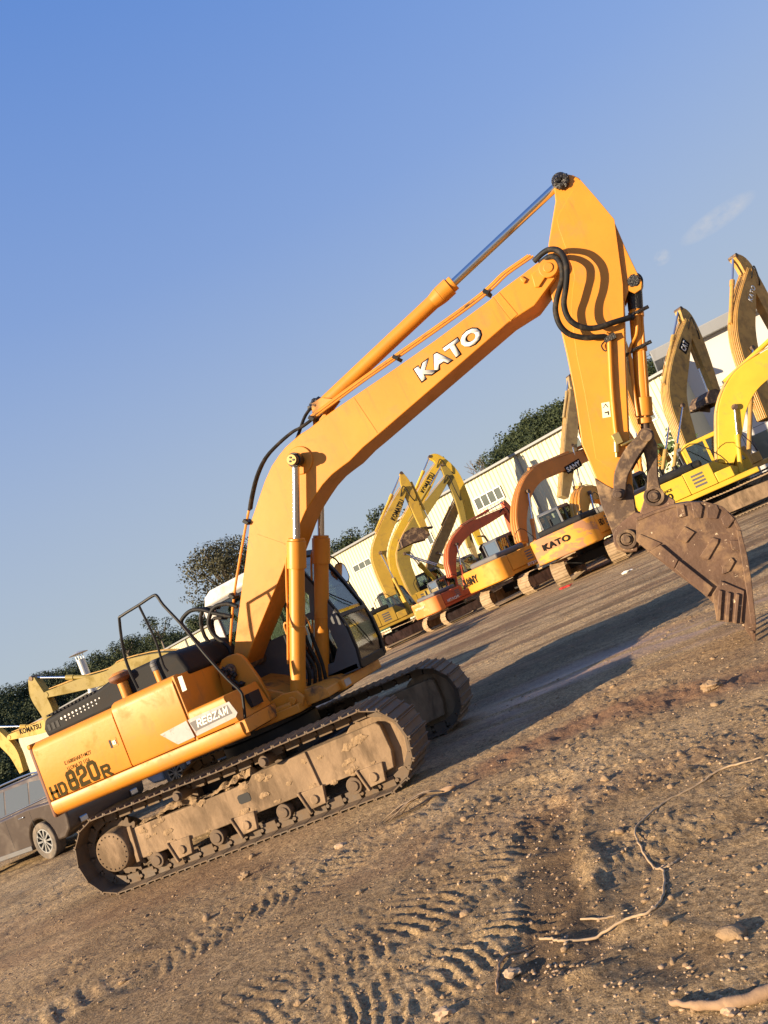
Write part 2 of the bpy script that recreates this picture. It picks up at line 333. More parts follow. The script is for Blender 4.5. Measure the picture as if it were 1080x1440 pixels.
def undercarriage_main():
    for side in (-1, 1):
        ya, yb = (-1.40, -0.80) if side < 0 else (0.80, 1.40)
        mb = MB(); track_belt(mb, LT, 0.465, ya, yb, 1.0, 46, True, 0.03, 0.3)
        mb.build('track_belt', M['track'], EX, bevel=0.003, seg=1)
        # side frame, traced heights
        yo = -1.23 if side < 0 else 0.93; yi = -0.93 if side < 0 else 1.23
        fr = [(-1.50, .27), (-1.46, .62), (-.32, .615), (.20, .62), (.27, .68), (.60, .69), (1.30, .70), (1.86, .71), (1.90, .67), (1.91, .40), (1.86, .22), (1.52, .19), (1.50, .30), (-1.38, .26)]
        f = MB(); f.prism(fr, yo, yi)
        ff = f.build('track_frame', M['mud'], EX, bevel=0.012)
        d = MB()
        s0 = -1 if side < 0 else 1
        def plate(pts, t):    # raised on the outer face of this side frame
            y = yo if side < 0 else yi
            d.prism(pts, y + s0 * t, y - s0 * 0.01)
        plate([(-1.53, .25), (-1.48, .25), (-1.44, .66), (-1.49, .66)], .03)
        plate([(.98, .31), (1.01, .31), (.99, .70), (.96, .70)], .022)
        for x in (-.89, .0, .89, 1.62):
            yy = yo if side < 0 else yi; d0 = d; d = MB()
            d.prism([(x - .13, .32), (x + .15, .32), (x + .11, .13), (x - .09, .12)], yy + s0 * .03, yy - s0 * 0.02)
            d.prism([(x - .17, .33), (x - .14, .33), (x - .08, .09), (x - .11, .09)], yy + s0 * .05, yy - s0 * .02)
            d.cyl((x, yy + s0 * .03, .21), (x, yy + s0 * .05, .21), .05, n=10)
            d.build('guard_plate', M['mud'], ff, bevel=0.008); d = d0
        d.build('frame_rib', M['mud'], ff, bevel=0.006)
        cr = MB(); rq = random.Random(40 + side); yy = yo if side < 0 else yi
        for i in range(34):
            zz = rq.choice((.29, .30, .33, .60, .58, .45)) + rq.uniform(-.03, .03)
            cr.blob((rq.uniform(-1.42, 1.8), yy, zz), rq.uniform(.02, .055), i + 50, 2, .8, (1.5, .28, .8))
        cr.build('mud_crust', M['clod'], ff)
        h = MB(); yy = yo if side < 0 else yi
        h.prism([(.02, .43), (.14, .43), (.16, .45), (.16, .51), (.14, .53), (.02, .53), (.0, .51), (.0, .45)], yy + s0 * .004, yy - s0 * .02)
        h.build('inspection_hole', M['dark'], ff)
        for x in (-1.28, -.43, .47, 1.36):
            r = MB(); ym = (ya + yb) / 2
            r.cyl((x, ym - .15, .19), (x, ym + .15, .19), .055, n=14)
            for q in (-.09, .09):
                r.cyl((x, ym + q - .045, .19), (x, ym + q + .045, .19), .09, n=18)
            r.build('track_roller', M['mud_dark'], ff, bevel=0.006)
        for x in (-.62, .55):
            r = MB(); ym = (ya + yb) / 2
            r.cyl((x, ym - .26, .78), (x, ym + .20, .78), .065, n=14); r.cyl((x, ym - .29, .78), (x, ym - .26, .78), .045, n=12)
            r.obox((x, ym + .1, .72), (1, 0, 0), (0, 1, 0), (0, 0, 1), .05, .06, .08)
            r.build('carrier_roller', M['mud_dark'], ff, bevel=0.006)
        # final drive drum and sprocket
        dr = MB(); ys = -1.30 if side < 0 else 1.30; yq = -0.9 if side < 0 else 0.9
        dr.cyl((-LT, ys, .46), (-LT, yq, .46), .225, .27, n=36)
        dr.cyl((-LT, ys - s0 * 0 + s0 * .012, .46), (-LT, ys, .46), .205, .225, n=36)
        for k in range(20):
            a = 2 * math.pi * k / 20 + .1
            dr.cyl((-LT + .19 * math.cos(a), ys + s0 * .006, .46 + .19 * math.sin(a)), (-LT + .19 * math.cos(a), ys + s0 * .022, .46 + .19 * math.sin(a)), .011, n=6)
        dr.build('final_drive', M['mud'], EX, bevel=0.006)
        sp = MB(); ym = (ya + yb) / 2; n = 21; pr = []
        for k in range(n * 4):
            a = 2 * math.pi * k / (n * 4); rr = (.36, .36, .31, .31)[k % 4]; pr.append((-LT + rr * math.cos(a), .46 + rr * math.sin(a)))
        sp.prism(pr, ym - .025, ym + .025); sp.build('sprocket', M['mud_dark'], EX, bevel=0.004)
        idl = MB(); idl.cyl((LT - .04, ym - .05, .455), (LT - .04, ym + .05, .455), .355, n=40); 
        idl.cyl((LT - .04, ym - .1, .455), (LT - .04, ym + .1, .455), .10, n=20)
        idl.build('idler_wheel', M['mud'], EX, bevel=0.008)
    # mud heaped on the near and far frames
    for sy in (-1, 1):
        c = MB(); rnd = random.Random(3 + sy); NXm, NYm = 90, 14; vv = []
        for i in range(NXm):
            x = -1.47 + 1.80 * i / (NXm - 1)
            for j in range(NYm):
                t = j / (NYm - 1); y = sy * (1.225 - .29 * t)
                k = .03 + math.exp(-((x + .85) / .22) ** 2) * .085 + math.exp(-((x - .12) / .2) ** 2) * .12 + .02 * (x > -.3)
                e_ = min(1, i / 4, (NXm - 1 - i) / 4) * (.15 + .85 * math.sin(math.pi * min(1, .12 + .88 * t)))
                vv.append((x, y, .612 + k * e_ * (1 + .9 * noise.noise(Vector((x * 9, y * 9, sy)))) + .012 * noise.noise(Vector((x * 34, y * 34, 3)))))
        c.add(vv, [(i * NYm + j, (i + 1) * NYm + j, (i + 1) * NYm + j + 1, i * NYm + j + 1)[::(1 if sy > 0 else -1)] for i in range(NXm - 1) for j in range(NYm - 1)])
        for i in range(46):
            x = rnd.uniform(-1.42, .30)
            k = math.exp(-((x + .85) / .22) ** 2) * .10 + math.exp(-((x - .12) / .2) ** 2) * .13 + .015
            c.blob((x, sy * (1.10 + rnd.uniform(-.13, .10)), .61 + k * rnd.uniform(.1, .9)), rnd.uniform(.014, .045), i, 2, .7, (1.3, 1, .8))
        c.build('mud_heap', M['clod'], EX)
    mb = MB()
    mb.box(-.75, .75, -.95, .95, .48, .78); mb.box(-1.0, -.62, -.95, .95, .42, .66); mb.box(.62, 1.0, -.95, .95, .42, .66)
    mb.cyl((0, 0, .70), (0, 0, 1.0), .62, n=36)
    mb.build('centre_frame', M['black'], EX, bevel=0.02)
    mb = MB(); mb.cyl((0, 0, 1.0), (0, 0, 1.09), .58, n=40); mb.build('swing_ring', M['grease'], EX)

undercarriage_main()

# ---- upper structure
mb = MB(); mb.box(-2.30, .40, -1.18, 1.25, 1.10, 1.20); mb.box(.40, 1.05, -.30, .5, 1.03, 1.12)
mb.build('turntable_deck', M['black'], EX, bevel=0.01)
mb = MB(); mb.box(-2.28, -.17, -1.26, 1.26, 1.16, 1.955); mb.build('engine_bay', M['paint_worn'], EX, bevel=0.03)
def rrect(x0, x1, z0, z1, r, n=5, c=(1, 1, 1, 1)):
    o = []
    for (cx, cz, a0, k) in ((x1 - r, z1 - r, 0, c[0]), (x0 + r, z1 - r, 90, c[1]), (x0 + r, z0 + r, 180, c[2]), (x1 - r, z0 + r, 270, c[3])):
        if not k: o.append((cx + r * (1 if a0 in (0, 270) else -1), cz + r * (1 if a0 in (0, 90) else -1))); continue
        for i in range(n + 1):
            a = R(a0 + 90 * i / n); o.append((cx + r * math.cos(a), cz + r * math.sin(a)))
    return o
# skirt beam: rounded section swept along X
def yz_sweep(mb, prof, x0, x1):     # prof in (y,z)
    n = len(prof); mb.add([(x0, y, z) for y, z in prof] + [(x1, y, z) for y, z in prof],
        [tuple(range(n)), tuple(range(2 * n - 1, n - 1, -1))] + [((i + 1) % n, i, n + i, n + (i + 1) % n) for i in range(n)])
sk = [(-1.20, 1.262), (-1.318, 1.262), (-1.325, 1.245), (-1.325, 1.165), (-1.315, 1.13), (-1.29, 1.10), (-1.25, 1.085), (-1.20, 1.08)]
mb = MB(); yz_sweep(mb, sk, -2.315, .44); mb.build('skirt_beam', M['paint'], EX, bevel=0.004)
mb = MB(); yz_sweep(mb, [(-y, z) for y, z in sk][::-1], -2.40, .2); mb.build('skirt_beam', M['paint'], EX)
dp = [(-1.20, 1.272), (-1.30, 1.272), (-1.312, 1.30), (-1.312, 1.88), (-1.305, 1.925), (-1.27, 1.965), (-1.22, 1.985), (-1.15, 1.99)]
def panel(mb, x0, x1, ztop, prof=dp):
    k = ztop - 1.99
    yz_sweep(mb, [(y, z + (k if z > 1.5 else 0)) for y, z in prof], x0, x1)
mb = MB(); panel(mb, -2.315, -1.072, 1.985)
rear_door = mb.build('side_door', M['paint_door'], EX, bevel=0.006)
mb = MB(); panel(mb, -1.062, -.168, 2.03)
mb.build('side_door', M['paint'], EX, bevel=0.006)
# recessed latch
mb = MB(); mb.box(-1.245, -1.135, -1.3155, -1.30, 1.555, 1.655); lt = mb.build('door_latch', M['paint_door'], EX, bevel=0.002)
mb = MB(); mb.box(-1.243, -1.215, -1.3185, -1.3165, 1.558, 1.652); mb.build('latch_recess', M['dark'], lt)
mb = MB(); mb.box(-1.20, -1.15, -1.323, -1.3165, 1.58, 1.63); mb.cyl((-1.175, -1.328, 1.605), (-1.175, -1.322, 1.605), .012, n=10); mb.build('latch_handle', M['cream'], lt, bevel=0.002)
# counterweight with rusty edge
cw = [(-2.32, -1.305), (-2.385, -1.29), (-2.43, -1.22), (-2.70, -.95), (-2.80, -.5), (-2.83, 0), (-2.80, .5), (-2.70, .95), (-2.43, 1.22), (-2.385, 1.29), (-2.32, 1.305)]
mb = MB(); mb.slab([(x, y) for x, y in cw][::-1], 1.07, 1.93); mb.build('counterweight', M['cw_brown'], EX, bevel=0.03)
mb = MB(); mb.slab([(x - .006, y * 1.004) for x, y in cw][::-1], 1.932, 1.985); mb.build('counterweight_cap', M['paint'], EX, bevel=0.015)
# roof plate over the engine bay and front wall of the tank
mb = MB(); mb.box(-2.36, -.17, -1.14, .30, 1.957, 1.985); mb.build('bay_roof_plate', M['paint'], EX, bevel=0.004)
mb = MB(); mb.box(-.168, -.135, -1.295, -.42, 1.20, 2.015); mb.build('tank_front_plate', M['paint'], EX, bevel=0.008)
# toolbox step in front
tb = [(-1.20, 1.272), (-1.30, 1.272), (-1.312, 1.29), (-1.312, 1.545), (-1.30, 1.575), (-1.27, 1.59), (-.52, 1.59), (-.52, 1.272)]
n = len(tb); x0, xt, xb = -.133, .355, .435
mb = MB()
v = [(x0, y, z) for y, z in tb] + [(xb + (xt - xb) * (z - 1.27) / .32, y, z) for y, z in tb]
mb.add(v, [tuple(range(n)), tuple(range(2 * n - 1, n - 1, -1))] + [((i + 1) % n, i, n + i, n + (i + 1) % n) for i in range(n)])
mb.build('toolbox', M['paint'], EX, bevel=0.006)
mb = MB(); mb.box(.36, .50, -1.30, -.55, 1.12, 1.27); mb.build('step', M['paint_worn'], EX, bevel=0.01)
mb = MB(); mb.box(.40, .455, -.95, -.70, 1.34, 1.50); mb.build('step_opening', M['dark'], EX)
# decals on doors
YD = -1.312
def on_door(name, pts, mt, t=.003, y=YD, parent=EX):
    q = MB(); q.prism(pts, y - t, y + .001); return q.build(name, mt, parent)
on_door('decal', [(-0.567, 1.48), (-0.182, 1.505), (-0.156, 1.307), (-0.389, 1.3), (-0.445, 1.352)], M['silver'])
on_door('decal', [(-0.161, 1.506), (0.409, 1.512), (0.455, 1.366), (0.413, 1.328), (-0.127, 1.306)], M['silver'], .003)
on_door('decal', [(-0.15, 1.468), (0.373, 1.487), (0.395, 1.38), (-0.116, 1.359)], M['decalgrey'], .005)
H = [(-0.074, 1.386), (0.37, 1.398), (-0.057, 1.464)]
o_ = H[0]; d_ = (H[1][0] - o_[0], 0, H[1][1] - o_[1])
block_letters(EX, 'REGZAM', o_, (d_[0], d_[2]), .085, Vector(d_).length - .02, M['white'], -1.3185, .22, .001, .3, .25)
H = [(-2.313, 1.269), (-1.406, 1.278), (-2.327, 1.764)]
def band(a, b, s, h, mt, off, shear=0.0, y=-1.3125, parent=EX, thick=.002):
    d = Vector((b[0] - a[0], 0, b[1] - a[1])); return lettering(parent, s, (a[0], y, a[1]), d, (0, 0, 1), h, d.length, mt, off, thick, shear)
P = [(-2.276, 1.252), (-2.027, 1.257), (-1.991, 1.263), (-1.516, 1.272), (-1.492, 1.277), (-1.353, 1.277)]
block_letters(EX, 'HD', (P[0][0], P[0][1] + .022), (P[1][0] - P[0][0], P[1][1] - P[0][1]), .155, P[1][0] - P[0][0], M['olive'], -1.3145, .25)
block_letters(EX, '820', (P[2][0], P[2][1] + .012), (P[3][0] - P[2][0], P[3][1] - P[2][1]), .245, P[3][0] - P[2][0], M['olive'], -1.3145, .28)
block_letters(EX, 'R', P[4], (P[5][0] - P[4][0], P[5][1] - P[4][1]), .14, P[5][0] - P[4][0], M['olive'], -1.3145, .25)
P = [(-1.934, 1.592), (-1.527, 1.59), (-1.925, 1.518), (-1.582, 1.521)]
band(P[0], P[1], 'E.1608SHART+MZT', .045, M['olive'], .004)
band(P[2], P[3], 'LLONA 32 1156', .045, M['olive'], .004)
on_door('warning_sticker', [(-0.075, 1.985), (-0.017, 1.98), (-0.026, 1.814), (-0.087, 1.812)], M['cream'])
# scuffs on the rear door
for i, q in enumerate(([(-2.713, 1.929), (-2.678, 1.927), (-2.678, 1.849), (-2.728, 1.77), (-2.707, 1.84)], [(-2.496, 1.871), (-2.471, 1.872), (-2.466, 1.832), (-2.491, 1.831)], [(-2.443, 1.804), (-2.396, 1.826), (-2.43, 1.78)], [(-2.238, 1.856), (-2.195, 1.869), (-2.233, 1.815), (-2.271, 1.81)])): pass

# engine hood
HP = [(-2.384, 2.026), (-2.321, 2.134), (-2.143, 2.236), (-1.315, 2.266), (-1.016, 2.242), (-0.707, 2.231), (-0.374, 2.19), (-0.097, 2.135), (-0.036, 2.023)]
hp = [(x, z) for x, z in HP]
z_low = 1.97
hood = [(-2.31, z_low), (-2.33, 2.09), (-2.27, 2.20), (-1.62, 2.245), (-1.38, 2.26), (-1.15, 2.30), (-.30, 2.30), (-.16, 2.24), (-.10, 2.05), (-.10, z_low)]
mb = MB(); mb.prism(hood, -1.02, .2); eh = mb.build('engine_hood', M['hood'], EX, bevel=0.05, seg=4)
mb = MB()
for i in range(13):
    x = -2.20 + i * .062
    mb.obox((x, -.955, 2.224 + .002 * i), (1, .25, .04), (-.2, 1, 0), (0, 0, 1), .015, .07, .012)
for i in range(3):
    mb.box(-2.245 + i * .07, -2.205 + i * .07, -1.025, -1.01, 2.045, 2.125)
mb.build('vent_slot', M['dark'], eh)
mb = MB()
for i in range(11): mb.cyl((-2.01 + i * .062, -1.0225, 2.125 + i * .003), (-2.01 + i * .062, -1.005, 2.125 + i * .003), .016 - i * .0006, n=10)
for i in range(9): mb.cyl((-1.95 + i * .062, -1.0225, 2.085 + i * .003), (-1.95 + i * .062, -1.005, 2.085 + i * .003), .009, n=8)
mb.build('vent_sky_dots', M['cabwhite'], eh)  # pale discs on the hood; sky light through the holes painted as off-white
# air intakes
def intake(px, y, zb, zt, r, cr, capm, nm='air_intake'):
    mb = MB(); mb.cyl((px, y, zb), (px, y, zt), r, n=24); mb.cyl((px, y, zb - .0), (px, y, zb + .03), r * 1.15, n=24)
    o = mb.build(nm, M['paint'], EX, bevel=0.004)
    mb = MB(); mb.cyl((px, y, zt - .02), (px, y, zt + .03), r * 1.1, cr, n=28); mb.cyl((px, y, zt + .03), (px, y, zt + .075), cr, n=28)
    mb.build('intake_band', capm, o, bevel=0.006)
    mb = MB(); mb.cyl((px, y, zt + .077), (px, y, zt + .11), cr * .97, cr * .55, n=28); mb.build('intake_cap', M['paint'] if cr > .09 else capm, o, bevel=0.008)
C1 = [(-0.951, 2.022), (-1.006, 2.25)]; C2 = [(-0.6, 2.023), (-0.608, 2.189)]
intake(-.98, -1.05, 1.98, 2.23, .062, .135, M['cw_brown'])
intake(-.52, -.98, 1.99, 2.19, .055, .062, M['hood_faded'])
# handrails
HR = [(-0.668, 2.058), (-0.685, 2.274), (-0.668, 2.505), (-0.566, 2.853), (-0.515, 2.893), (-0.251, 2.916), (-0.032, 2.939), (0.018, 2.913), (0.049, 2.791), (0.18, 2.486), (0.3, 2.121), (0.449, 1.75), (0.544, 1.563), (0.53, 1.452), (0.433, 1.165)]
mb = MB(); mb.tube(at(HR, -1.24), .017, 8, 3)
mb.tube(at([(-0.251, 2.916), (-0.23, 2.68), (-0.217, 2.439), (-0.241, 2.18), (-0.217, 2.093)], -1.24), .014, 8, 3)
mb.build('handrail', M['black'], EX)

# ---- centre section
mb = MB()
br = [(-0.097, 1.887), (0.004, 1.987), (0.095, 1.998), (0.206, 1.986), (0.268, 1.938), (0.3, 1.871), (0.368, 1.615), (0.402, 1.357), (0.384, 1.254), (0.29, 1.208), (0.041, 1.209), (-0.118, 1.185), (-0.193, 1.387)]
for y in (-.46, .40): mb.prism(br, y, y + .06)
mb.build('boom_foot_bracket', M['paint'], EX, bevel=0.008)
mb = MB(); mb.cyl((.07, -.50, 1.83), (.07, .5, 1.83), .075, n=24); mb.cyl((.07, -.53, 1.83), (.07, -.50, 1.83), .05, n=16)
mb.build('boom_foot_pin', M['rust_dark'], EX, bevel=0.006)
mb = MB(); rnd = random.Random(4)
for i in range(22):
    t = i / 21; mb.blob((.05 + t * .06 + rnd.uniform(-.045, .045), -.50 + rnd.uniform(-.03, .02), 1.86 - t * .27 + rnd.uniform(-.02, .02)), rnd.uniform(.02, .038), i, 2, .6)
mb.build('grease_clump', M['grease'], EX)
mb = MB()
mb.prism([(.05, 1.20), (.10, 1.60), (.30, 1.50), (.62, 1.30), (1.02, 1.24), (1.10, 1.18), (1.10, 1.08), (.05, 1.08)], -.399, .399)
mb.build('centre_box', M['paint_worn'], EX, bevel=0.01)
mb = MB(); mb.prism([(.42, 1.10), (.42, 1.30), (.62, 1.33), (.80, 1.30), (.86, 1.20), (.80, 1.10)], -.53, -.48); mb.prism([(.42, 1.10), (.42, 1.30), (.62, 1.33), (.80, 1.30), (.86, 1.20), (.80, 1.10)], -.28, -.23)
mb.prism([(.42, 1.10), (.42, 1.30), (.62, 1.33), (.80, 1.30), (.86, 1.20), (.80, 1.10)], .23, .28); mb.prism([(.42, 1.10), (.42, 1.30), (.62, 1.33), (.80, 1.30), (.86, 1.20), (.80, 1.10)], .48, .53)
mb.box(.15, .8, -.62, -.2, 1.06, 1.16)
mb.build('cylinder_foot_bracket', M['paint'], EX, bevel=0.01)
mb = MB(); mb.cyl((.71, -.56, 1.21), (.71, .56, 1.21), .05, n=20); mb.cyl((.30, -.56, 1.17), (.70, -.56, 1.17), .045, n=16)
mb.build('cylinder_foot_pin', M['paint'], EX, bevel=0.008)
mb = MB()
E_ = [(0.229, 1.45)]; ex, ez = E_[0]
mb.cyl((ex, -.470, ez), (ex, -.462, ez), .045, n=20)
em = mb.build('emblem', M['cream'], EX)
mb = MB(); mb.ring((ex, -.473, ez), (ex, -.469, ez), .046, .036, n=20)
for k in range(3):
    a = R(90 + 120 * k); mb.cyl((ex + .017 * math.cos(a), -.473, ez + .017 * math.sin(a)), (ex + .017 * math.cos(a), -.469, ez + .017 * math.sin(a)), .011, n=8)
mb.build('emblem_mark', M['ink'], em)

# ---- boom
BO = [(0.069, 2.012), (0.131, 2.11), (0.446, 2.595), (0.74, 3.037), (0.94, 3.348), (1.114, 3.515), (1.346, 3.74), (1.512, 3.87), (1.652, 3.945), (1.767, 3.993), (1.883, 4.021), (1.999, 4.049), (2.135, 4.057), (2.311, 4.091), (2.481, 4.112), (3.403, 4.205), (3.933, 4.268), (4.669, 4.375), (4.849, 4.416), (5.1, 4.45), (5.265, 4.478), (5.344, 4.486), (5.416, 4.461), (5.459, 4.392), (5.457, 4.315), (5.386, 4.234), (5.076, 4.076), (4.758, 4.05), (2.871, 3.6), (2.65, 3.551), (2.438, 3.48), (2.293, 3.457), (2.17, 3.433), (2.017, 3.376), (1.888, 3.306), (1.694, 3.191), (1.55, 3.071), (1.11, 2.659), (0.293, 1.951), (0.155, 1.818), (0.04, 1.779), (-0.019, 1.839)]
mb = MB(); mb.prism(BO, -YS, YS); boom = mb.build('boom', M['paint'], EX, bevel=0.012)
mb = MB()
def strip(pts, y, w, t=.004):
    for a, b in zip(pts[:-1], pts[1:]):
        d = Vector((b[0] - a[0], 0, b[1] - a[1])); mb.obox(((a[0] + b[0]) / 2, y, (a[1] + b[1]) / 2), d, (0, 1, 0), Vector((-d.z, 0, d.x)), d.length / 2 + w / 2, t, w / 2)
strip([(2.798, 4.118), (2.88, 3.64)], -YS, .012); strip([(0.984, 3.195), (1.265, 2.946)], -YS, .012); strip([(4.716, 4.384), (4.78, 4.056)], -YS, .012)
mb.build('weld_seam', M['paint'], boom)
mb = MB(); mb.prism([(4.727, 4.387), (4.801, 4.398), (4.878, 4.081), (4.79, 4.059)], -YS - .006, -YS + .002)
mb.build('tip_strap', M['paint'], boom, bevel=0.003)
tp = [(5.376, 4.363)][0]
mb = MB(); mb.cyl((tp[0], -YS - .045, tp[1]), (tp[0], YS + .045, tp[1]), .105, n=32); mb.cyl((tp[0], -YS - .058, tp[1]), (tp[0], -YS - .04, tp[1]), .055, n=24)
mb.prism([(5.187, 4.394), (5.41, 4.441), (5.411, 4.266), (5.307, 4.291), (5.202, 4.228), (5.163, 4.25)], -YS - .03, -YS + .005)
mb.prism([(5.087, 4.434), (5.125, 4.368), (5.078, 4.342), (5.061, 4.414)], -YS - .03, -YS)
mb.build('boom_tip_boss', M['paint'], boom, bevel=0.008)
K = [(3.598, 3.903), (4.46, 4.019), (3.58, 4.102)]
d_ = Vector((K[1][0] - K[0][0], 0, K[1][1] - K[0][1]))
upv = Vector((K[2][0] - K[0][0], 0, K[2][1] - K[0][1]))
nrm = Vector((-d_.z, 0, d_.x)).normalized(); hh = upv.dot(nrm)
e = .035
o_ = Vector((K[0][0], 0, K[0][1])) + d_.normalized() * .0
lettering(boom, 'KATO', (o_.x, -YS - .002, o_.z), d_, nrm, hh, d_.length * 1.0, M['ink'], .085, .002, .0)
lettering(boom, 'KATO', (o_.x + (d_.normalized() * .014 + nrm * .014).x, -YS - .0045, o_.z + (d_.normalized() * .014 + nrm * .014).z), d_, nrm, hh - .028, d_.length - .028, M['white'], .05, .003, .0)
# lift cylinder bosses on the boom
cp = [(1.874, 3.766)][0]
mb = MB(); mb.cyl((cp[0], -YS - .02, cp[1]), (cp[0], YS + .02, cp[1]), .17, n=36)
mb.build('lift_pin_plate', M['paint'], boom, bevel=0.01)
mb = MB(); mb.cyl((cp[0], -.49, cp[1]), (cp[0], .49, cp[1]), .068, n=28)
lp = mb.build('lift_pin', M['rust_dark'], EX, bevel=0.006)
mb = MB(); mb.cyl((cp[0], -.496, cp[1]), (cp[0], -.488, cp[1]), .06, n=24); mb.build('pin_cap', M['brass'], lp)
mb = MB()
for k in range(3): mb.cyl((cp[0] + .026 * math.cos(R(90 + 120 * k)), -.504, cp[1] + .026 * math.sin(R(90 + 120 * k))), (cp[0] + .026 * math.cos(R(90 + 120 * k)), -.49, cp[1] + .026 * math.sin(R(90 + 120 * k))), .014, n=8)
mb.build('pin_bolt', M['grease'], lp)
for sy in (-1, 1):
    y = .375 * sy; f = Vector((.71, y, 1.21)); t = Vector((cp[0], y, cp[1])); ax = (t - f).normalized(); Ln = (t - f).length
    mb = MB(); mb.cyl(f + Vector((0, -.07, 0)), f + Vector((0, .07, 0)), .10, n=24); mb.cyl(f + ax * .05, f + ax * (Ln * .615), .094, n=32)
    mb.cyl(f + ax * (Ln * .545), f + ax * (Ln * .66), .115, n=32); mb.cyl(f + ax * (Ln * .30), f + ax * (Ln * .305), .098, n=32); mb.cyl(f + ax * (Ln * .66), f + ax * (Ln * .672), .10, n=32)
    cy = mb.build('lift_cylinder', M['paint'], EX, bevel=0.006)
    mb = MB(); mb.cyl(f + ax * (Ln * .665), t - ax * .03, .044, n=28); mb.build('cylinder_rod', M['chrome'], cy)
    mb = MB(); mb.cyl(t + Vector((0, -.055, 0)), t + Vector((0, .055, 0)), .088, n=24); mb.build('rod_eye', M['grease'], cy, bevel=0.006)
    mb = MB(); s_ = ax.cross(Vector((0, 1, 0))) * -1
    q = f + ax * (Ln * .56) + s_ * -.13 + Vector((0, -.03, 0)); 
    mb.tube([f + ax * (Ln * .60) - s_ * .12, f + ax * (Ln * .55) - s_ * .135, f + ax * (Ln * .35) - s_ * .125, f + ax * (Ln * .14) - s_ * .125], .014, 8, 4)
    mb.build('cylinder_pipe', M['paint'], cy)
# arm cylinder
a0 = [(2.31, 4.289), (4.243, 4.72), (4.402, 4.755), (5.882, 5.228)]
A = [Vector((x, 0, z)) for x, z in a0]; axv = (A[3] - A[0]).normalized()
A0 = A[0]; A3 = A[3]; Ln = (A3 - A0).length
mb = MB(); mb.cyl(A0 + Vector((0, -.07, 0)), A0 + Vector((0, .07, 0)), .09, n=20)
mb.cyl(A0, A0 + axv * (Ln * .535), .088, n=32); c0 = (A[1] - A0).dot(axv)
mb.cyl(A0 + axv * (c0 - .17), A0 + axv * (c0 - .05), .088, .108, n=32); mb.cyl(A0 + axv * (c0 - .05), A0 + axv * (c0 + .10), .108, n=32); mb.cyl(A0 + axv * (c0 + .10), A0 + axv * (c0 + .16), .09, n=32)
ac = mb.build('arm_cylinder', M['paint'], EX, bevel=0.006)
mb = MB(); mb.cyl(A0 + axv * (c0 + .1), A3 - axv * .04, .048, n=28); mb.build('cylinder_rod', M['chrome'], ac)
mb = MB(); mb.cyl(A3 + Vector((0, -.08, 0)), A3 + Vector((0, .08, 0)), .09, n=24); mb.build('rod_eye', M['grease'], ac, bevel=0.006)
mb = MB()
for y in (-.12, .09): mb.prism([(A0.x - .16, A0.z - .20), (A0.x + .22, A0.z - .02), (A0.x + .08, A0.z + .07), (A0.x - .06, A0.z + .06)], y, y + .03)
mb.build('cylinder_bracket', M['paint_worn'], boom, bevel=0.006)
# steel pipes along the boom with clamps
for k, (dy, rz_) in enumerate(((-.235, .0), (-.19, .035), (-.135, .05))):
    lo = [(0.036, 2.085), (0.365, 2.644), (0.804, 3.255), (0.999, 3.511)]
    hi = [(2.212, 4.144), (2.513, 4.188), (2.985, 4.253), (3.438, 4.302), (4.322, 4.405), (4.706, 4.469), (4.936, 4.535), (5.181, 4.563), (5.27, 4.573)]
    mb = MB()
    for q in (lo, hi):
        mb.tube([(x - k * .022 + (.02 if q is hi else 0), dy, z + rz_ * .5 + (k * .022 if q is hi else 0)) for x, z in q], .0135, 8, 3)
    mb.build('hydraulic_pipe', M['paint_worn' if k == 1 else 'paint'], boom)
mb = MB(); mid = [(0.999, 3.511), (1.096, 3.648), (1.26, 3.839), (1.459, 3.992), (1.686, 4.073), (1.915, 4.121), (2.049, 4.121), (2.212, 4.144)]
for k in range(3): mb.tube([(x - k * .012, -.235 + k * .06, z + k * .015) for x, z in mid], .019, 8, 3)
mb.build('boom_hose', M['rubber'], boom)
mb = MB()
for q in ((0.94, 3.385), (2.248, 4.135), (3.472, 4.293), (4.699, 4.455), (0.374, 2.641)):
    x, z = q
    mb.obox((x - .02, -.21, z + .01), (1, 0, .7), (0, 1, 0), (-.7, 0, 1), .022, .085, .038)
mb.build('pipe_clamp', M['black'], boom, bevel=0.004)
mb = MB(); rnd = random.Random(2)
for i in range(9): mb.blob((A0.x + rnd.uniform(-.1, .06), -.03 + rnd.uniform(-.08, .08), A0.z + .05 + rnd.uniform(-.04, .05)), .05, i, 2, .5)
mb.build('grease_clump', M['grease'], boom)
mb = MB(); mb.tube([(A0.x - .05, -.05, A0.z + .06), (A0.x - .2, -.1, A0.z - .03), (A0.x - .33, -.15, A0.z - .18), (A0.x - .45, -.2, A0.z - .32)], .02, 8, 4)
mb.build('boom_hose', M['rubber'], boom)

# ---- arm
YA = .17
AO = [(5.791, 5.15), (5.823, 5.219), (5.894, 5.247), (5.97, 5.213), (6.022, 5.166), (6.061, 5.107), (6.118, 4.843), (6.191, 4.532), (6.137, 4.361), (6.05, 4.067), (5.987, 3.845), (5.775, 3.348), (5.518, 2.738), (5.311, 2.229), (5.186, 1.897), (5.102, 1.646), (5.041, 1.426), (4.971, 1.292), (4.891, 1.238), (4.798, 1.278), (4.77, 1.357), (4.794, 1.504), (4.81, 1.672), (4.815, 1.823), (4.868, 2.043), (4.882, 2.269), (4.89, 2.498), (5.005, 2.873), (5.068, 3.098), (5.152, 3.443), (5.202, 3.676), (5.226, 3.82), (5.27, 4.076), (5.301, 4.235), (5.378, 4.438), (5.494, 4.644), (5.743, 5.01)]
mb = MB(); mb.prism(AO, -YA, YA); arm = mb.build('arm', M['paint'], EX, bevel=0.012)
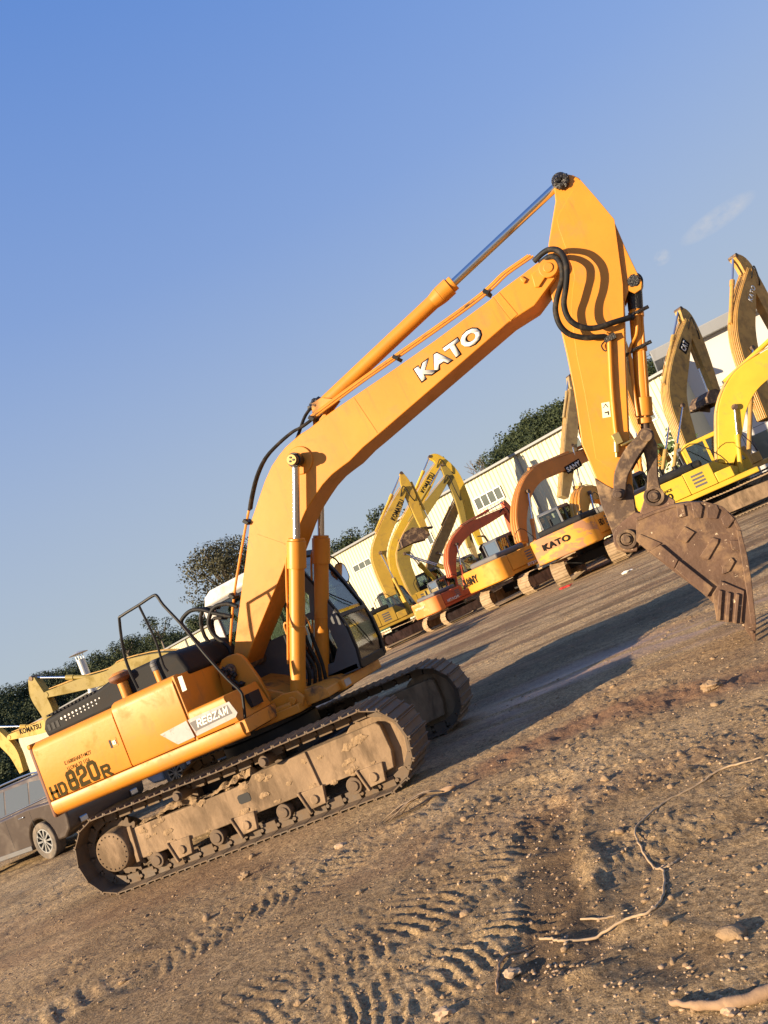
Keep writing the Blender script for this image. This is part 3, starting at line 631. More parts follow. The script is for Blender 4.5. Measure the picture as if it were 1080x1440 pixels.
mb = MB(); mb.prism([(6.064, 5.079), (5.857, 4.958), (5.676, 4.829), (5.651, 4.72), (5.599, 4.249), (5.577, 4.165), (5.493, 4.038), (5.384, 3.838), (5.245, 3.393), (5.152, 2.995), (4.961, 2.298), (5.073, 2.085), (5.317, 2.268), (5.511, 2.742), (5.768, 3.351), (5.981, 3.848), (6.191, 4.511), (6.125, 4.821)], -YA - .014, -YA + .002)
mb.build('reinforcing_plate', M['paint'], arm, bevel=0.003)
mb = MB()
for y in (-.135, .105): mb.prism([(6.186, 4.523), (6.167, 4.187), (6.161, 3.88), (6.164, 3.784), (6.127, 3.72), (6.051, 3.711), (6.007, 3.77), (5.925, 3.679), (5.959, 3.875)], y, y + .03)
mb.build('cylinder_bracket', M['paint'], arm, bevel=0.006)
tpx = [(5.886, 5.163)][0]
mb = MB(); mb.cyl((tpx[0], -YA - .03, tpx[1]), (tpx[0], YA + .03, tpx[1]), .085, n=24)
for i in range(12):
    a = i * .52; mb.blob((tpx[0] + .05 * math.cos(a), -YA - .02, tpx[1] + .05 * math.sin(a)), .042, i, 2, .5)
mb.build('arm_top_pin', M['grease'], EX)
# muddy lower end of the arm (caked boot)
mb = MB(); mb.prism([(4.862, 2.118), (4.937, 1.998), (5.017, 1.893), (5.154, 1.913), (5.177, 1.877), (5.106, 1.644), (5.044, 1.425), (4.971, 1.284), (4.887, 1.231), (4.795, 1.272), (4.76, 1.353), (4.784, 1.509), (4.797, 1.678), (4.804, 1.834)], -YA - .012, YA + .012)
mb.build('mud_coat', M['rust_dark'], arm, bevel=0.008)
# bucket cylinder
q = [(6.091, 3.838), (5.563, 2.481), (5.522, 2.297)]; b0 = Vector((q[0][0], 0, q[0][1])); b1 = Vector((q[1][0], 0, q[1][1])); b2 = Vector((q[2][0], 0, q[2][1])); bx = (b2 - b0).normalized(); LL = (b2 - b0).length
mb = MB(); mb.cyl(b0 + bx * .05, b0 + bx * (LL - .30), .072, n=28); mb.cyl(b0 + bx * (LL - .42), b0 + bx * (LL - .22), .092, n=28); mb.cyl(b0 + bx * (LL - .20), b0 + bx * (LL - .14), .075, n=24)
mb.cyl(b0 + bx * .30, b0 + bx * .36, .082, n=24); mb.cyl(b0 + bx * .68, b0 + bx * .73, .085, n=24)
bc = mb.build('bucket_cylinder', M['paint'], EX, bevel=0.005)
mb = MB(); mb.cyl(b0 + bx * (LL - .15), b2, .045, n=20); mb.cyl(b2 + Vector((0, -.11, 0)), b2 + Vector((0, .11, 0)), .085, n=24); mb.build('cylinder_rod', M['rust_dark'], bc)
mb = MB(); mb.cyl(b0 + Vector((0, -.1, 0)), b0 + Vector((0, .1, 0)), .10, n=24); mb.cyl(b0, b0 + bx * .28, .085, .078, n=24); mb.cyl(b0 + Vector((0, -.15, 0)), b0 + Vector((0, .15, 0)), .06, n=24)
for i in range(10): mb.blob(b0 + Vector((.05 * math.cos(i), -.10, .05 * math.sin(i))), .04, i, 2, .5)
mb.build('cylinder_eye', M['grease'], bc)
mb = MB(); mb.tube(at([(5.981, 3.507), (5.886, 3.319), (5.766, 3.213), (5.684, 3.001), (5.59, 2.71), (5.537, 2.526)], -.1), .016, 8, 4); mb.tube(at([(6.031, 3.496), (5.856, 3.08), (5.693, 2.657), (5.586, 2.459)], -.05), .014, 8, 4)
mb.build('cylinder_pipe', M['paint'], bc)
# big hose loops at the arm joint
h1 = [(5.275, 4.514), (5.398, 4.532), (5.483, 4.504), (5.552, 4.415), (5.557, 4.281), (5.518, 4.152), (5.446, 4.023), (5.359, 3.887), (5.335, 3.748), (5.379, 3.636), (5.474, 3.554), (5.585, 3.518), (5.712, 3.507), (5.875, 3.491), (5.92, 3.491)]
yv = [-.25, -.30, -.36, -.43, -.48, -.5, -.5, -.48, -.45, -.42, -.38, -.34, -.3, -.22, -.15]
def reY(P, ys, ypl): # slide the traced points along their depth to make the loop bulge
    return [(x, y, z) for (x, z), y in zip(P, ys)]
mb = MB(); mb.tube(reY(h1, yv, 0), .031, 12, 5); mb.build('hose_loop', M['rubber'], arm)
h2 = [(5.321, 4.472), (5.43, 4.46), (5.491, 4.398), (5.505, 4.288), (5.468, 4.172), (5.405, 4.089), (5.317, 3.985), (5.25, 3.877), (5.228, 3.728), (5.276, 3.6), (5.403, 3.497), (5.512, 3.455), (5.605, 3.421)]
yv = [-.22, -.30, -.37, -.42, -.42, -.42, -.42, -.40, -.38, -.34, -.30, -.26, -.22]
mb = MB(); mb.tube(reY(h2, yv, 0), .030, 12, 5); mb.build('hose_loop', M['rubber'], arm)
mb = MB(); mb.tube(at([(5.61, 3.453), (5.62, 3.405), (5.601, 3.347), (5.423, 2.907), (5.282, 2.516), (5.257, 2.428)], -.22), .027, 10, 3); mb.build('hydraulic_pipe', M['paint'], arm)
mb = MB(); v_ = [(5.251, 2.43), (5.182, 2.263), (5.14, 2.242)]; mb.cyl((v_[0][0], -.22, v_[0][1]), (v_[1][0], -.22, v_[1][1]), .034, n=12); mb.obox((v_[0][0], -.22, v_[0][1] - .04), (1, 0, 0), (0, 1, 0), (0, 0, 1), .04, .04, .06); mb.cyl((v_[1][0], -.22, v_[1][1]), (v_[1][0] - .02, -.22, v_[1][1] - .05), .02, n=10)
mb.cyl((v_[0][0], -.22, v_[0][1] - .12), (v_[0][0] + .14, -.20, v_[0][1] - .12), .018, n=8)
mb.build('shutoff_valve', M['brass'], arm, bevel=0.004)
for q in ([(5.592, 3.316), (5.644, 3.296)], [(5.855, 3.473), (5.921, 3.453)]): pass
mb = MB(); x_, z_ = [(5.627, 3.388)][0]; mb.obox((x_, -.2, z_), (1, 0, 0), (0, 1, 0), (0, 0, 1), .06, .05, .03); mb.tube([(x_ - .05, -.22, z_), (x_ - .11, -.22, z_ - .03), (x_ - .1, -.22, z_ - .1), (x_ - .02, -.22, z_ - .1)], .008, 6, 3)
for t_ in (.33, .70):
    p_ = b0 + bx * t_ * 1.0; mb.cyl(p_ + Vector((-.09, -.09, 0)), p_ + Vector((.14, -.09, 0)), .02, n=8); mb.cyl(p_ + Vector((-.2, -.1, -.02)), p_ + Vector((-.02, -.1, 0)), .016, n=8)
mb.build('pipe_clamp', M['grease'], arm)
s1 = [(5.26, 2.81), (5.34, 2.786), (5.287, 2.635), (5.206, 2.659)]
on_door('warning_sticker', s1, M['cream'], .003, -YA - .0145, arm)
s2_ = [(5.252, 2.755), (5.307, 2.735), (5.297, 2.787)]; on_door('warning_mark', s2_, M['ink'], .004, -YA - .0150, arm)
s3_ = [(5.26, 2.751), (5.299, 2.738), (5.29, 2.773)]; on_door('warning_mark', s3_, M['cream'], .005, -YA - .0150, arm)
s4_ = [(5.247, 2.706), (5.293, 2.7), (5.283, 2.662), (5.267, 2.662), (5.276, 2.687), (5.245, 2.694)]; on_door('warning_mark', s4_, M['ink'], .004, -YA - .0150, arm)

# ---- linkage
lk = [(5.523, 2.285), (5.457, 2.26), (5.334, 2.197), (5.217, 2.113), (5.115, 2.012), (5.014, 1.828)]
def link(mb, c, w, y0, y1):
    mb.prism(limb([(a, b) for a, b in c], w, 5), y0, y1)
mb = MB()
for y0, y1 in ((-.27, -.21), (.21, .27)): link(mb, lk, (.055, .068, .078, .078, .07, .062), y0, y1)
mb.cyl((lk[0][0], -.30, lk[0][1]), (lk[0][0], .30, lk[0][1]), .065, n=24); mb.cyl((lk[-1][0], -.30, lk[-1][1] + .02), (lk[-1][0], .30, lk[-1][1] + .02), .062, n=24)
mb.cyl((lk[-1][0], -.33, lk[-1][1] + .02), (lk[-1][0], -.3, lk[-1][1] + .02), .04, n=16); mb.box(lk[2][0] - .05, lk[2][0] + .05, -.21, .21, lk[2][1] - .05, lk[2][1] + .05)
mb.build('guide_link', M['rust_dark'], EX, bevel=0.01)
l2 = [(5.526, 2.278), (5.507, 2.169), (5.463, 2.021), (5.4, 1.866), (5.334, 1.687)]
mb = MB(); link(mb, l2, (.06, .075, .06, .06, .08), -.10, .10); mb.build('push_link', M['rust_dark'], EX, bevel=0.015)
# ---- bucket
BW = .56
SP = [(5.079, 1.552), (5.238, 1.55), (5.442, 1.534), (5.618, 1.487), (5.749, 1.426), (5.864, 1.323), (5.923, 1.184), (5.926, 1.051), (5.868, 0.818), (5.805, 0.596), (5.736, 0.407), (5.708, 0.299), (5.65, 0.128), (5.562, 0.134), (5.555, 0.272), (5.442, 0.334), (5.392, 0.491), (5.361, 0.58), (5.206, 0.877), (5.051, 1.186), (4.986, 1.341)]
bk = MB()
for y in (-BW, BW - .03): bk.prism(SP, y, y + .03)
back = SP[:13]      # outer curve from hinge to lip
nb = len(back); v = []
for x, z in back: v += [(x, -BW - .012, z), (x, BW + .012, z)]
inn = []
for i, (x, z) in enumerate(back):
    a = Vector(back[min(i + 1, nb - 1)]) - Vector(back[max(i - 1, 0)]); a.normalize(); inn.append((x + a.y * .0 - a.y * -.03, z - a.x * .03))
for x, z in inn: v += [(x, -BW - .012, z), (x, BW + .012, z)]
f = []
for i in range(nb - 1):
    a = 2 * i; b = 2 * (i + 1); o2 = 2 * nb
    f += [(a, a + 1, b + 1, b), (o2 + a, o2 + b, o2 + b + 1, o2 + a + 1), (a, b, o2 + b, o2 + a), (a + 1, o2 + a + 1, o2 + b + 1, b + 1)]
f += [(0, 2 * nb, 2 * nb + 1, 1), (2 * nb - 2, 2 * nb - 1, 4 * nb - 1, 4 * nb - 2)]
bk.add(v, f); bucket = bk.build('bucket', M['rust'], EX, bevel=0.004)
def face(name, spec, t, mt=None, bev=.006):
    q = MB()
    for s in spec: q.prism(s, -BW - t, -BW + .002)
    return q.build(name, mt or M['rust'], bucket, bevel=bev)
for s in ([(5.345, 1.214), (5.466, 1.287), (5.53, 1.196), (5.409, 1.131)], [(5.468, 0.959), (5.654, 1.083), (5.701, 1.047), (5.678, 1.011), (5.525, 0.896)], [(5.482, 1.512), (5.553, 1.491), (5.521, 1.374), (5.44, 1.388)],
          [(5.621, 1.482), (5.693, 1.449), (5.702, 1.391), (5.638, 1.298), (5.578, 1.325)], [(5.74, 1.396), (5.826, 1.365), (5.823, 1.297), (5.765, 1.232), (5.685, 1.276)], [(5.803, 1.222), (5.887, 1.252), (5.917, 1.162), (5.821, 1.107), (5.795, 1.142)], [(5.784, 0.995), (5.883, 0.95), (5.848, 0.845), (5.764, 0.905)],
          [(5.58, 0.72), (5.618, 0.787), (5.732, 0.835), (5.744, 0.785), (5.656, 0.717), (5.592, 0.715)]):
    face('wear_pad', [s], .022)
face('side_edge_bar', [[(5.055, 1.195), (5.184, 1.216), (5.275, 1.013), (5.2, 0.945)], [(5.206, 0.943), (5.278, 1.004), (5.456, 0.636), (5.361, 0.57)]], .04)
face('side_edge_bar', [[(4.997, 1.346), (5.049, 1.393), (5.202, 1.223), (5.061, 1.192)]], .015)
face('side_cutter', [[(5.421, 0.575), (5.548, 0.665), (5.702, 0.494), (5.543, 0.208), (5.349, 0.325)]], .03)
face('cutter_rib', [[(5.495, 0.597), (5.519, 0.572), (5.379, 0.313), (5.346, 0.334)], [(5.558, 0.548), (5.581, 0.523), (5.445, 0.271), (5.412, 0.292)], [(5.623, 0.505), (5.646, 0.48), (5.504, 0.231), (5.478, 0.25)]], .06)
face('back_edge_bar', [[(5.885, 1.063), (5.917, 1.041), (5.872, 0.804), (5.806, 0.57), (5.66, 0.145), (5.619, 0.177), (5.699, 0.428), (5.779, 0.694)]], .03)
lipA = SP[12]; lipB = SP[13]
tp = [(5.593, 0.002)][0]; tb = [(5.656, 0.141), (5.55, 0.154)]
for k in range(5):
    y = -BW + .05 + k * (2 * BW - .1) / 4
    q = MB(); w = .05
    a, b = tb
    q.add([(a[0], y - w, a[1]), (a[0], y + w, a[1]), (b[0], y + w, b[1]), (b[0], y - w, b[1]), (tp[0], y - w * .6, tp[1]), (tp[0], y + w * .6, tp[1]), (tp[0] - .015, y + w * .6, tp[1]), (tp[0] - .015, y - w * .6, tp[1])],
          [(0, 1, 2, 3), (0, 4, 5, 1), (1, 5, 6, 2), (2, 6, 7, 3), (3, 7, 4, 0), (4, 7, 6, 5)])
    q.cyl(((a[0] + b[0] + tp[0]) / 3, y - w - .01, (a[1] + b[1] + tp[1]) / 3), ((a[0] + b[0] + tp[0]) / 3, y + w + .01, (a[1] + b[1] + tp[1]) / 3), .016, n=8)
    q.build('bucket_tooth', M['rust'], bucket, bevel=0.005)
ear = [(5.104, 1.557), (5.198, 1.661), (5.292, 1.764), (5.329, 1.778), (5.383, 1.761), (5.415, 1.697), (5.498, 1.562), (5.476, 1.499), (5.225, 1.534)]
ear2 = [(4.786, 1.481), (4.824, 1.53), (4.937, 1.576), (5.09, 1.613), (5.161, 1.564), (5.071, 1.418), (4.961, 1.264), (4.937, 1.229), (4.845, 1.267), (4.761, 1.324), (4.758, 1.403)]
mb = MB()
for y in (-.30, .24): mb.prism(ear, y, y + .06); mb.prism(ear2, y - .002, y + .062)
e1 = [(5.329, 1.683), (4.898, 1.388)]
ea = mb.build('bucket_ear', M['rust'], bucket, bevel=0.01)
mb = MB()
for x, z in e1: mb.cyl((x, -.345, z), (x, .345, z), .062, n=24); mb.ring((x, -.34, z), (x, -.30, z), .105, .07, n=28); mb.cyl((x, -.37, z), (x, -.345, z), .04, n=18)
mb.build('bucket_pin', M['rust_dark'], bucket, bevel=0.006)

# ---- cab
CR = [(-0.455, 2.032), (-0.434, 2.216), (-0.4, 2.589), (-0.358, 2.827), (-0.31, 2.878), (-0.239, 2.879)]
cabp = [(-.46, 1.20), (-.45, 2.0), (-.40, 2.76), (-.36, 2.84), (-.26, 2.90), (.75, 2.93), (.92, 2.88), (1.03, 2.70), (1.17, 2.30), (1.27, 1.98), (1.32, 1.72), (1.32, 1.45), (1.28, 1.20)]
def inset(p, k):
    c = Vector((sum(a for a, b in p) / len(p), sum(b for a, b in p) / len(p))); return [((Vector(q) - c) * k + c)[:] for q in p]
Y0, Y1 = .35, 1.35
cab = MB(); cab.box(-.46, 1.28, Y0, Y1, 1.20, 1.30)
cab.box(-.455, -.36, Y0 + .01, Y1, 1.3, 2.0); cab.box(-.44, -.30, Y0 + .01, Y0 + .09, 2.0, 2.72); cab.box(-.44, -.30, Y1 - .08, Y1, 2.0, 2.72)
cabo = cab.build('cab', M['cabgrey'], EX, bevel=0.02)
def side(mb, y0, y1):      # frame of the cab side with openings
    mb.prism([(-.46, 1.30), (-.45, 2.02), (-.30, 2.02), (-.30, 1.98), (.62, 1.98), (.62, 1.30)], y0, y1)               # lower rear panel
    mb.prism([(-.43, 2.70), (-.36, 2.84), (-.26, 2.90), (.75, 2.93), (.92, 2.88), (.98, 2.78), (.86, 2.74), (-.30, 2.70)], y0, y1)      # roof rail
    mb.prism([(.92, 2.88), (1.03, 2.70), (1.17, 2.30), (1.27, 1.98), (1.325, 1.72), (1.325, 1.45), (1.285, 1.20), (.62, 1.20), (.62, 1.44), (.98, 1.40), (1.10, 1.55), (1.09, 1.86), (1.03, 1.96), (.90, 2.02), (.86, 2.10), (.95, 2.10), (1.02, 2.30), (.86, 2.74)], y0, y1)
    mb.prism([(.16, 1.98), (.24, 1.98), (.26, 2.72), (.18, 2.72)], y0, y1)
    mb.prism([(.62, 1.44), (.62, 1.98), (.78, 2.0), (.80, 2.06), (.90, 2.02), (.66, 1.90), (.66, 1.44)], y0, y1)
for a_, b_ in ((Y0, Y0 + .05), (Y1 - .05, Y1)):
    mb = MB(); side(mb, a_, b_); mb.build('cab_side_frame', M['cabgrey'], cabo, bevel=0.008)
# curved front frame pillars in black
front = [(.92, 2.88), (1.03, 2.70), (1.17, 2.30), (1.27, 1.98), (1.325, 1.72), (1.325, 1.45), (1.285, 1.22)]
def ribbon(mb, pts, y0, y1, t=.03):
    for a, b in zip(pts[:-1], pts[1:]):
        d = Vector((b[0] - a[0], 0, b[1] - a[1])); mb.obox(((a[0] + b[0]) / 2, (y0 + y1) / 2, (a[1] + b[1]) / 2), d, (0, 1, 0), (-d.z, 0, d.x), d.length / 2 + .004, (y1 - y0) / 2, t / 2)
mb = MB(); ribbon(mb, front, Y0 + .002, Y0 + .06, .05); ribbon(mb, front, Y1 - .09, Y1 - .002, .05)
ribbon(mb, [(1.28, 1.93), (1.29, 1.88)], Y0 + .05, Y1 - .06, .05); ribbon(mb, [(1.29, 1.30), (1.28, 1.20)], Y0 + .05, Y1 - .06, .05); ribbon(mb, [(.90, 2.91), (.95, 2.83)], Y0 + .05, Y1 - .06, .05)
mb.build('front_frame', M['black'], cabo, bevel=0.008)
mb = MB(); ribbon(mb, [(.94, 2.84), (1.03, 2.70), (1.17, 2.30), (1.27, 1.98), (1.275, 1.93)], Y0 + .06, Y1 - .09, .008)
mb.build('windshield', M['glass'], cabo)
mb = MB(); ribbon(mb, [(1.30, 1.88), (1.325, 1.72), (1.325, 1.45), (1.295, 1.30)], Y0 + .06, Y1 - .09, .008)
mb.build('lower_windshield', M['glass'], cabo)
mb = MB(); mb.box(-.30, .17, Y0 + .02, Y0 + .028, 1.98, 2.71); mb.box(.24, 1.0, Y0 + .02, Y0 + .028, 1.98, 2.73); mb.prism([(.64, 1.44), (1.0, 1.40), (1.1, 1.55), (1.09, 1.86), (.9, 2.0), (.64, 2.0)], Y0 + .02, Y0 + .028)
mb.build('side_window', M['glass'], cabo)
mb = MB(); mb.box(-.30, 1.0, Y1 - .028, Y1 - .02, 1.98, 2.73); mb.build('side_window', M['glass'], cabo)
mb = MB(); mb.box(-.41, -.402, Y0 + .08, Y1 - .08, 2.0, 2.72); mb.build('rear_window', M['glass'], cabo)
mb = MB(); mb.prism([(-.44, 2.72), (-.38, 2.85), (-.27, 2.915), (.75, 2.945), (.93, 2.90), (.86, 2.80), (-.30, 2.72)], Y0 - .012, Y1 + .012); mb.build('cab_roof', M['cabwhite'], cabo, bevel=0.035, seg=4)
mb = MB(); mb.box(-.462, -.30, Y0 - .006, Y0 + .02, 1.25, 2.72); mb.build('rear_pillar', M['cabwhite'], cabo, bevel=0.01)
mb = MB(); mb.box(-.1, .35, .65, 1.1, 1.3, 1.62); mb.prism([(-.12, 1.6), (-.02, 1.6), (-.12, 2.3), (-.22, 2.3)], .65, 1.1); mb.box(.75, .95, .5, .7, 1.3, 1.85); mb.build('operator_seat', M['dark'], cabo, bevel=0.03)
mb = MB(); mb.box(.5, .9, .42, .5, 1.3, 1.75); mb.build('console', M['dark'], cabo)
mb = MB(); mb.tube([(1.2, .5, 2.25), (1.26, .75, 2.1), (1.29, .95, 2.0)], .008, 6, 3); mb.tube([(1.345, .6, 1.8), (1.35, .8, 1.55), (1.33, .95, 1.4)], .007, 6, 3); mb.build('wiper', M['black'], cabo)
# amber lower deck under the cab
mb = MB(); mb.box(-.3, 1.16, -.02, 1.36, 1.06, 1.195); mb.build('cab_deck', M['paint'], EX, bevel=0.015)
mb = MB(); mb.box(1.161, 1.165, .02, .2, 1.09, 1.17); mb.build('licence_sticker', M['silver'], EX)
# mirror on a bracket
mc = Vector((1.15, 1.40, 2.46))
mb = MB(); mb.tube([(.95, 1.33, 2.86), (1.10, 1.42, 2.72), (1.15, 1.44, 2.6), (1.16, 1.44, 2.40), (1.22, 1.42, 2.1), (1.30, 1.38, 1.75), (1.32, 1.36, 1.3)], .012, 6, 4)
mi = mb.build('mirror_arm', M['black'], EX)
def mirror(c, nv):
    nv = Vector(nv).normalized(); u = nv.cross(Vector((0, 0, 1))).normalized(); w = u.cross(nv)
    P = [c + u * (.085 * math.copysign(abs(math.cos(t)) ** .7, math.cos(t))) + w * (.15 * math.copysign(abs(math.sin(t)) ** .8, math.sin(t))) for t in [2 * math.pi * k / 24 for k in range(24)]]
    B = [p - nv * .03 for p in P]; q = MB(); q.add(P + B, [tuple(range(24)), tuple(range(47, 23, -1))] + [(i, 24 + i, 24 + (i + 1) % 24, (i + 1) % 24) for i in range(24)])
    o = q.build('mirror', M['black'], mi, bevel=.006)
    P2 = [c + (p - c) * .9 + nv * .004 for p in P]; q = MB(); q.add(P2 + [p - nv * .003 for p in P2], [tuple(range(24)), tuple(range(47, 23, -1))] + [(i, 24 + i, 24 + (i + 1) % 24, (i + 1) % 24) for i in range(24)])
    q.build('mirror_face', M['mirror'], mi)
mirror(mc, (.35, -.93, .08))
# hose bundles: behind the boom foot and at the lift cylinders
mb = MB()
mb.tube(at([(0.361, 2.507), (0.25, 2.592), (0.079, 2.625), (-0.044, 2.552), (-0.106, 2.443), (-0.085, 2.301), (-0.008, 2.184), (0.039, 2.099), (0.036, 2.025)], -.25), .028, 10, 4)
mb.tube(at([(0.228, 2.43), (0.018, 2.564), (-0.121, 2.67), (-0.269, 2.712), (-0.398, 2.678), (-0.457, 2.625), (-0.429, 2.517), (-0.363, 2.346), (-0.265, 2.154), (-0.224, 2.052), (-0.24, 1.878)], -.25), .026, 10, 4)
mb.tube([(-.10, -.15, 1.95), (-.25, -.2, 2.35), (-.15, -.2, 2.65), (.1, -.2, 2.6)], .024, 8, 4)
mb.tube([(-.05, -.05, 1.8), (-.2, -.05, 2.2), (-.12, -.1, 2.5), (.08, -.1, 2.45)], .024, 8, 4)
mb.build('hydraulic_hose', M['rubber'], EX)
mb = MB()
for k in range(4):
    x = .80 + .035 * k; y = -.18 + .10 * k
    mb.tube([(x, y, 1.95), (x + .01, y, 2.06), (x + .05, y, 2.08), (x + .08, y, 2.0), (x + .07, y, 1.85)], .014, 8, 4)
mb.build('pipe_bend', M['paint'], EX)
mb = MB()
for k in range(5):
    x = .78 + .04 * k; y = -.2 + .09 * k
    mb.tube([(x, y, 1.95), (x - .01, y, 1.7), (x + .03 * math.sin(k), y, 1.45), (x - .06, y, 1.25)], .024, 8, 4)
mb.build('hydraulic_hose', M['rubber'], EX)
# ------------------------------------------------------------------ the ground: one sheet to the horizon
_tab = RNG.random((256, 256))
def vnoise(x, y):
    xi = np.floor(x).astype(int); yi = np.floor(y).astype(int); fx = x - xi; fy = y - yi
    fx = fx * fx * fx * (fx * (fx * 6 - 15) + 10); fy = fy * fy * fy * (fy * (fy * 6 - 15) + 10)
    g = lambda a, b: _tab[a & 255, b & 255]
    return (g(xi, yi) * (1 - fx) + g(xi + 1, yi) * fx) * (1 - fy) + (g(xi, yi + 1) * (1 - fx) + g(xi + 1, yi + 1) * fx) * fy - .5
def fbm(x, y, o=4, g=.5):
    s = 0; a = 1
    for k in range(o):
        s = s + a * vnoise(x + 17.3 * k, y - 9.1 * k); a *= g; x = x * 2.03 + y * .11; y = y * 2.03 - x * .07
    return s
def sstep(a, b, v):
    t = np.clip((v - a) / (b - a), 0, 1); return t * t * (3 - 2 * t)
def along(x, y, pts):
    """distance to a polyline (signed) and arc length along it"""
    best = np.full_like(x, 1e9); sl = np.zeros_like(x); acc = 0; sg = np.zeros_like(x)
    for (ax, ay), (bx_, by_) in zip(pts[:-1], pts[1:]):
        dx, dy = bx_ - ax, by_ - ay; L = math.hypot(dx, dy)
        t = np.clip(((x - ax) * dx + (y - ay) * dy) / (L * L), 0, 1)
        d = np.hypot(x - ax - t * dx, y - ay - t * dy); m = d < best
        c = np.sign((x - ax) * dy - (y - ay) * dx)
        best = np.where(m, d, best); sl = np.where(m, acc + t * L, sl); sg = np.where(m, c, sg); acc += L
    return best, sl, sg
T_BARS = [(-0.036, -4.479), (0.54, -3.741), (1.285, -2.964), (2.182, -2.331)]
T_CURVE = [tuple(v) for v in [(2.191, -5.345), (2.481, -4.991), (2.907, -4.734), (3.178, -4.353), (3.358, -3.831), (3.434, -3.087)]]
T_CURVE3 = [tuple(v) for v in [(-0.498, -4.299), (-0.013, -4.038), (0.721, -4.083), (1.216, -3.719), (1.817, -3.616), (2.105, -2.901)]]
T_CURVE2 = [tuple(v) for v in [(3.008, -5.663), (3.348, -5.515), (3.662, -5.211), (3.824, -4.759)]]
RUT_R = [tuple(v) for v in [(4.324, -5.431), (4.484, -4.893), (4.788, -4.803), (5.24, -4.692)]]
RUT_R2 = [tuple(v) for v in [(3.902, -6.011), (4.029, -5.59), (4.369, -5.641), (4.677, -5.878)]]
RED = [tuple(v) for v in [(3.01, -1.57), (3.919, -1.216), (4.821, -1.573), (5.658, -1.848)]]
WET = [tuple(v) for v in [(2.878, 1.061), (3.978, 1.775), (5.269, 1.292), (6.546, 1.387)]]
PATCH = [(4.02, -4.797)][0]
HOLLOW = [tuple(v) for v in [(3.737, -3.631), (3.874, -4.32), (4.011, -4.958), (4.127, -5.548)]]
SHADE_LANE = [tuple(v) for v in [(1.305, 1.549), (2.046, 3.231), (3.366, 4.203), (4.918, 4.896), (7.047, 5.986)]]  # runs along the machine's shadow band, where extra shade is painted on the ground
TRK_D = [tuple(v) for v in [(-4.569, -0.532), (-4.296, 0.573), (-4.14, 1.201)]]
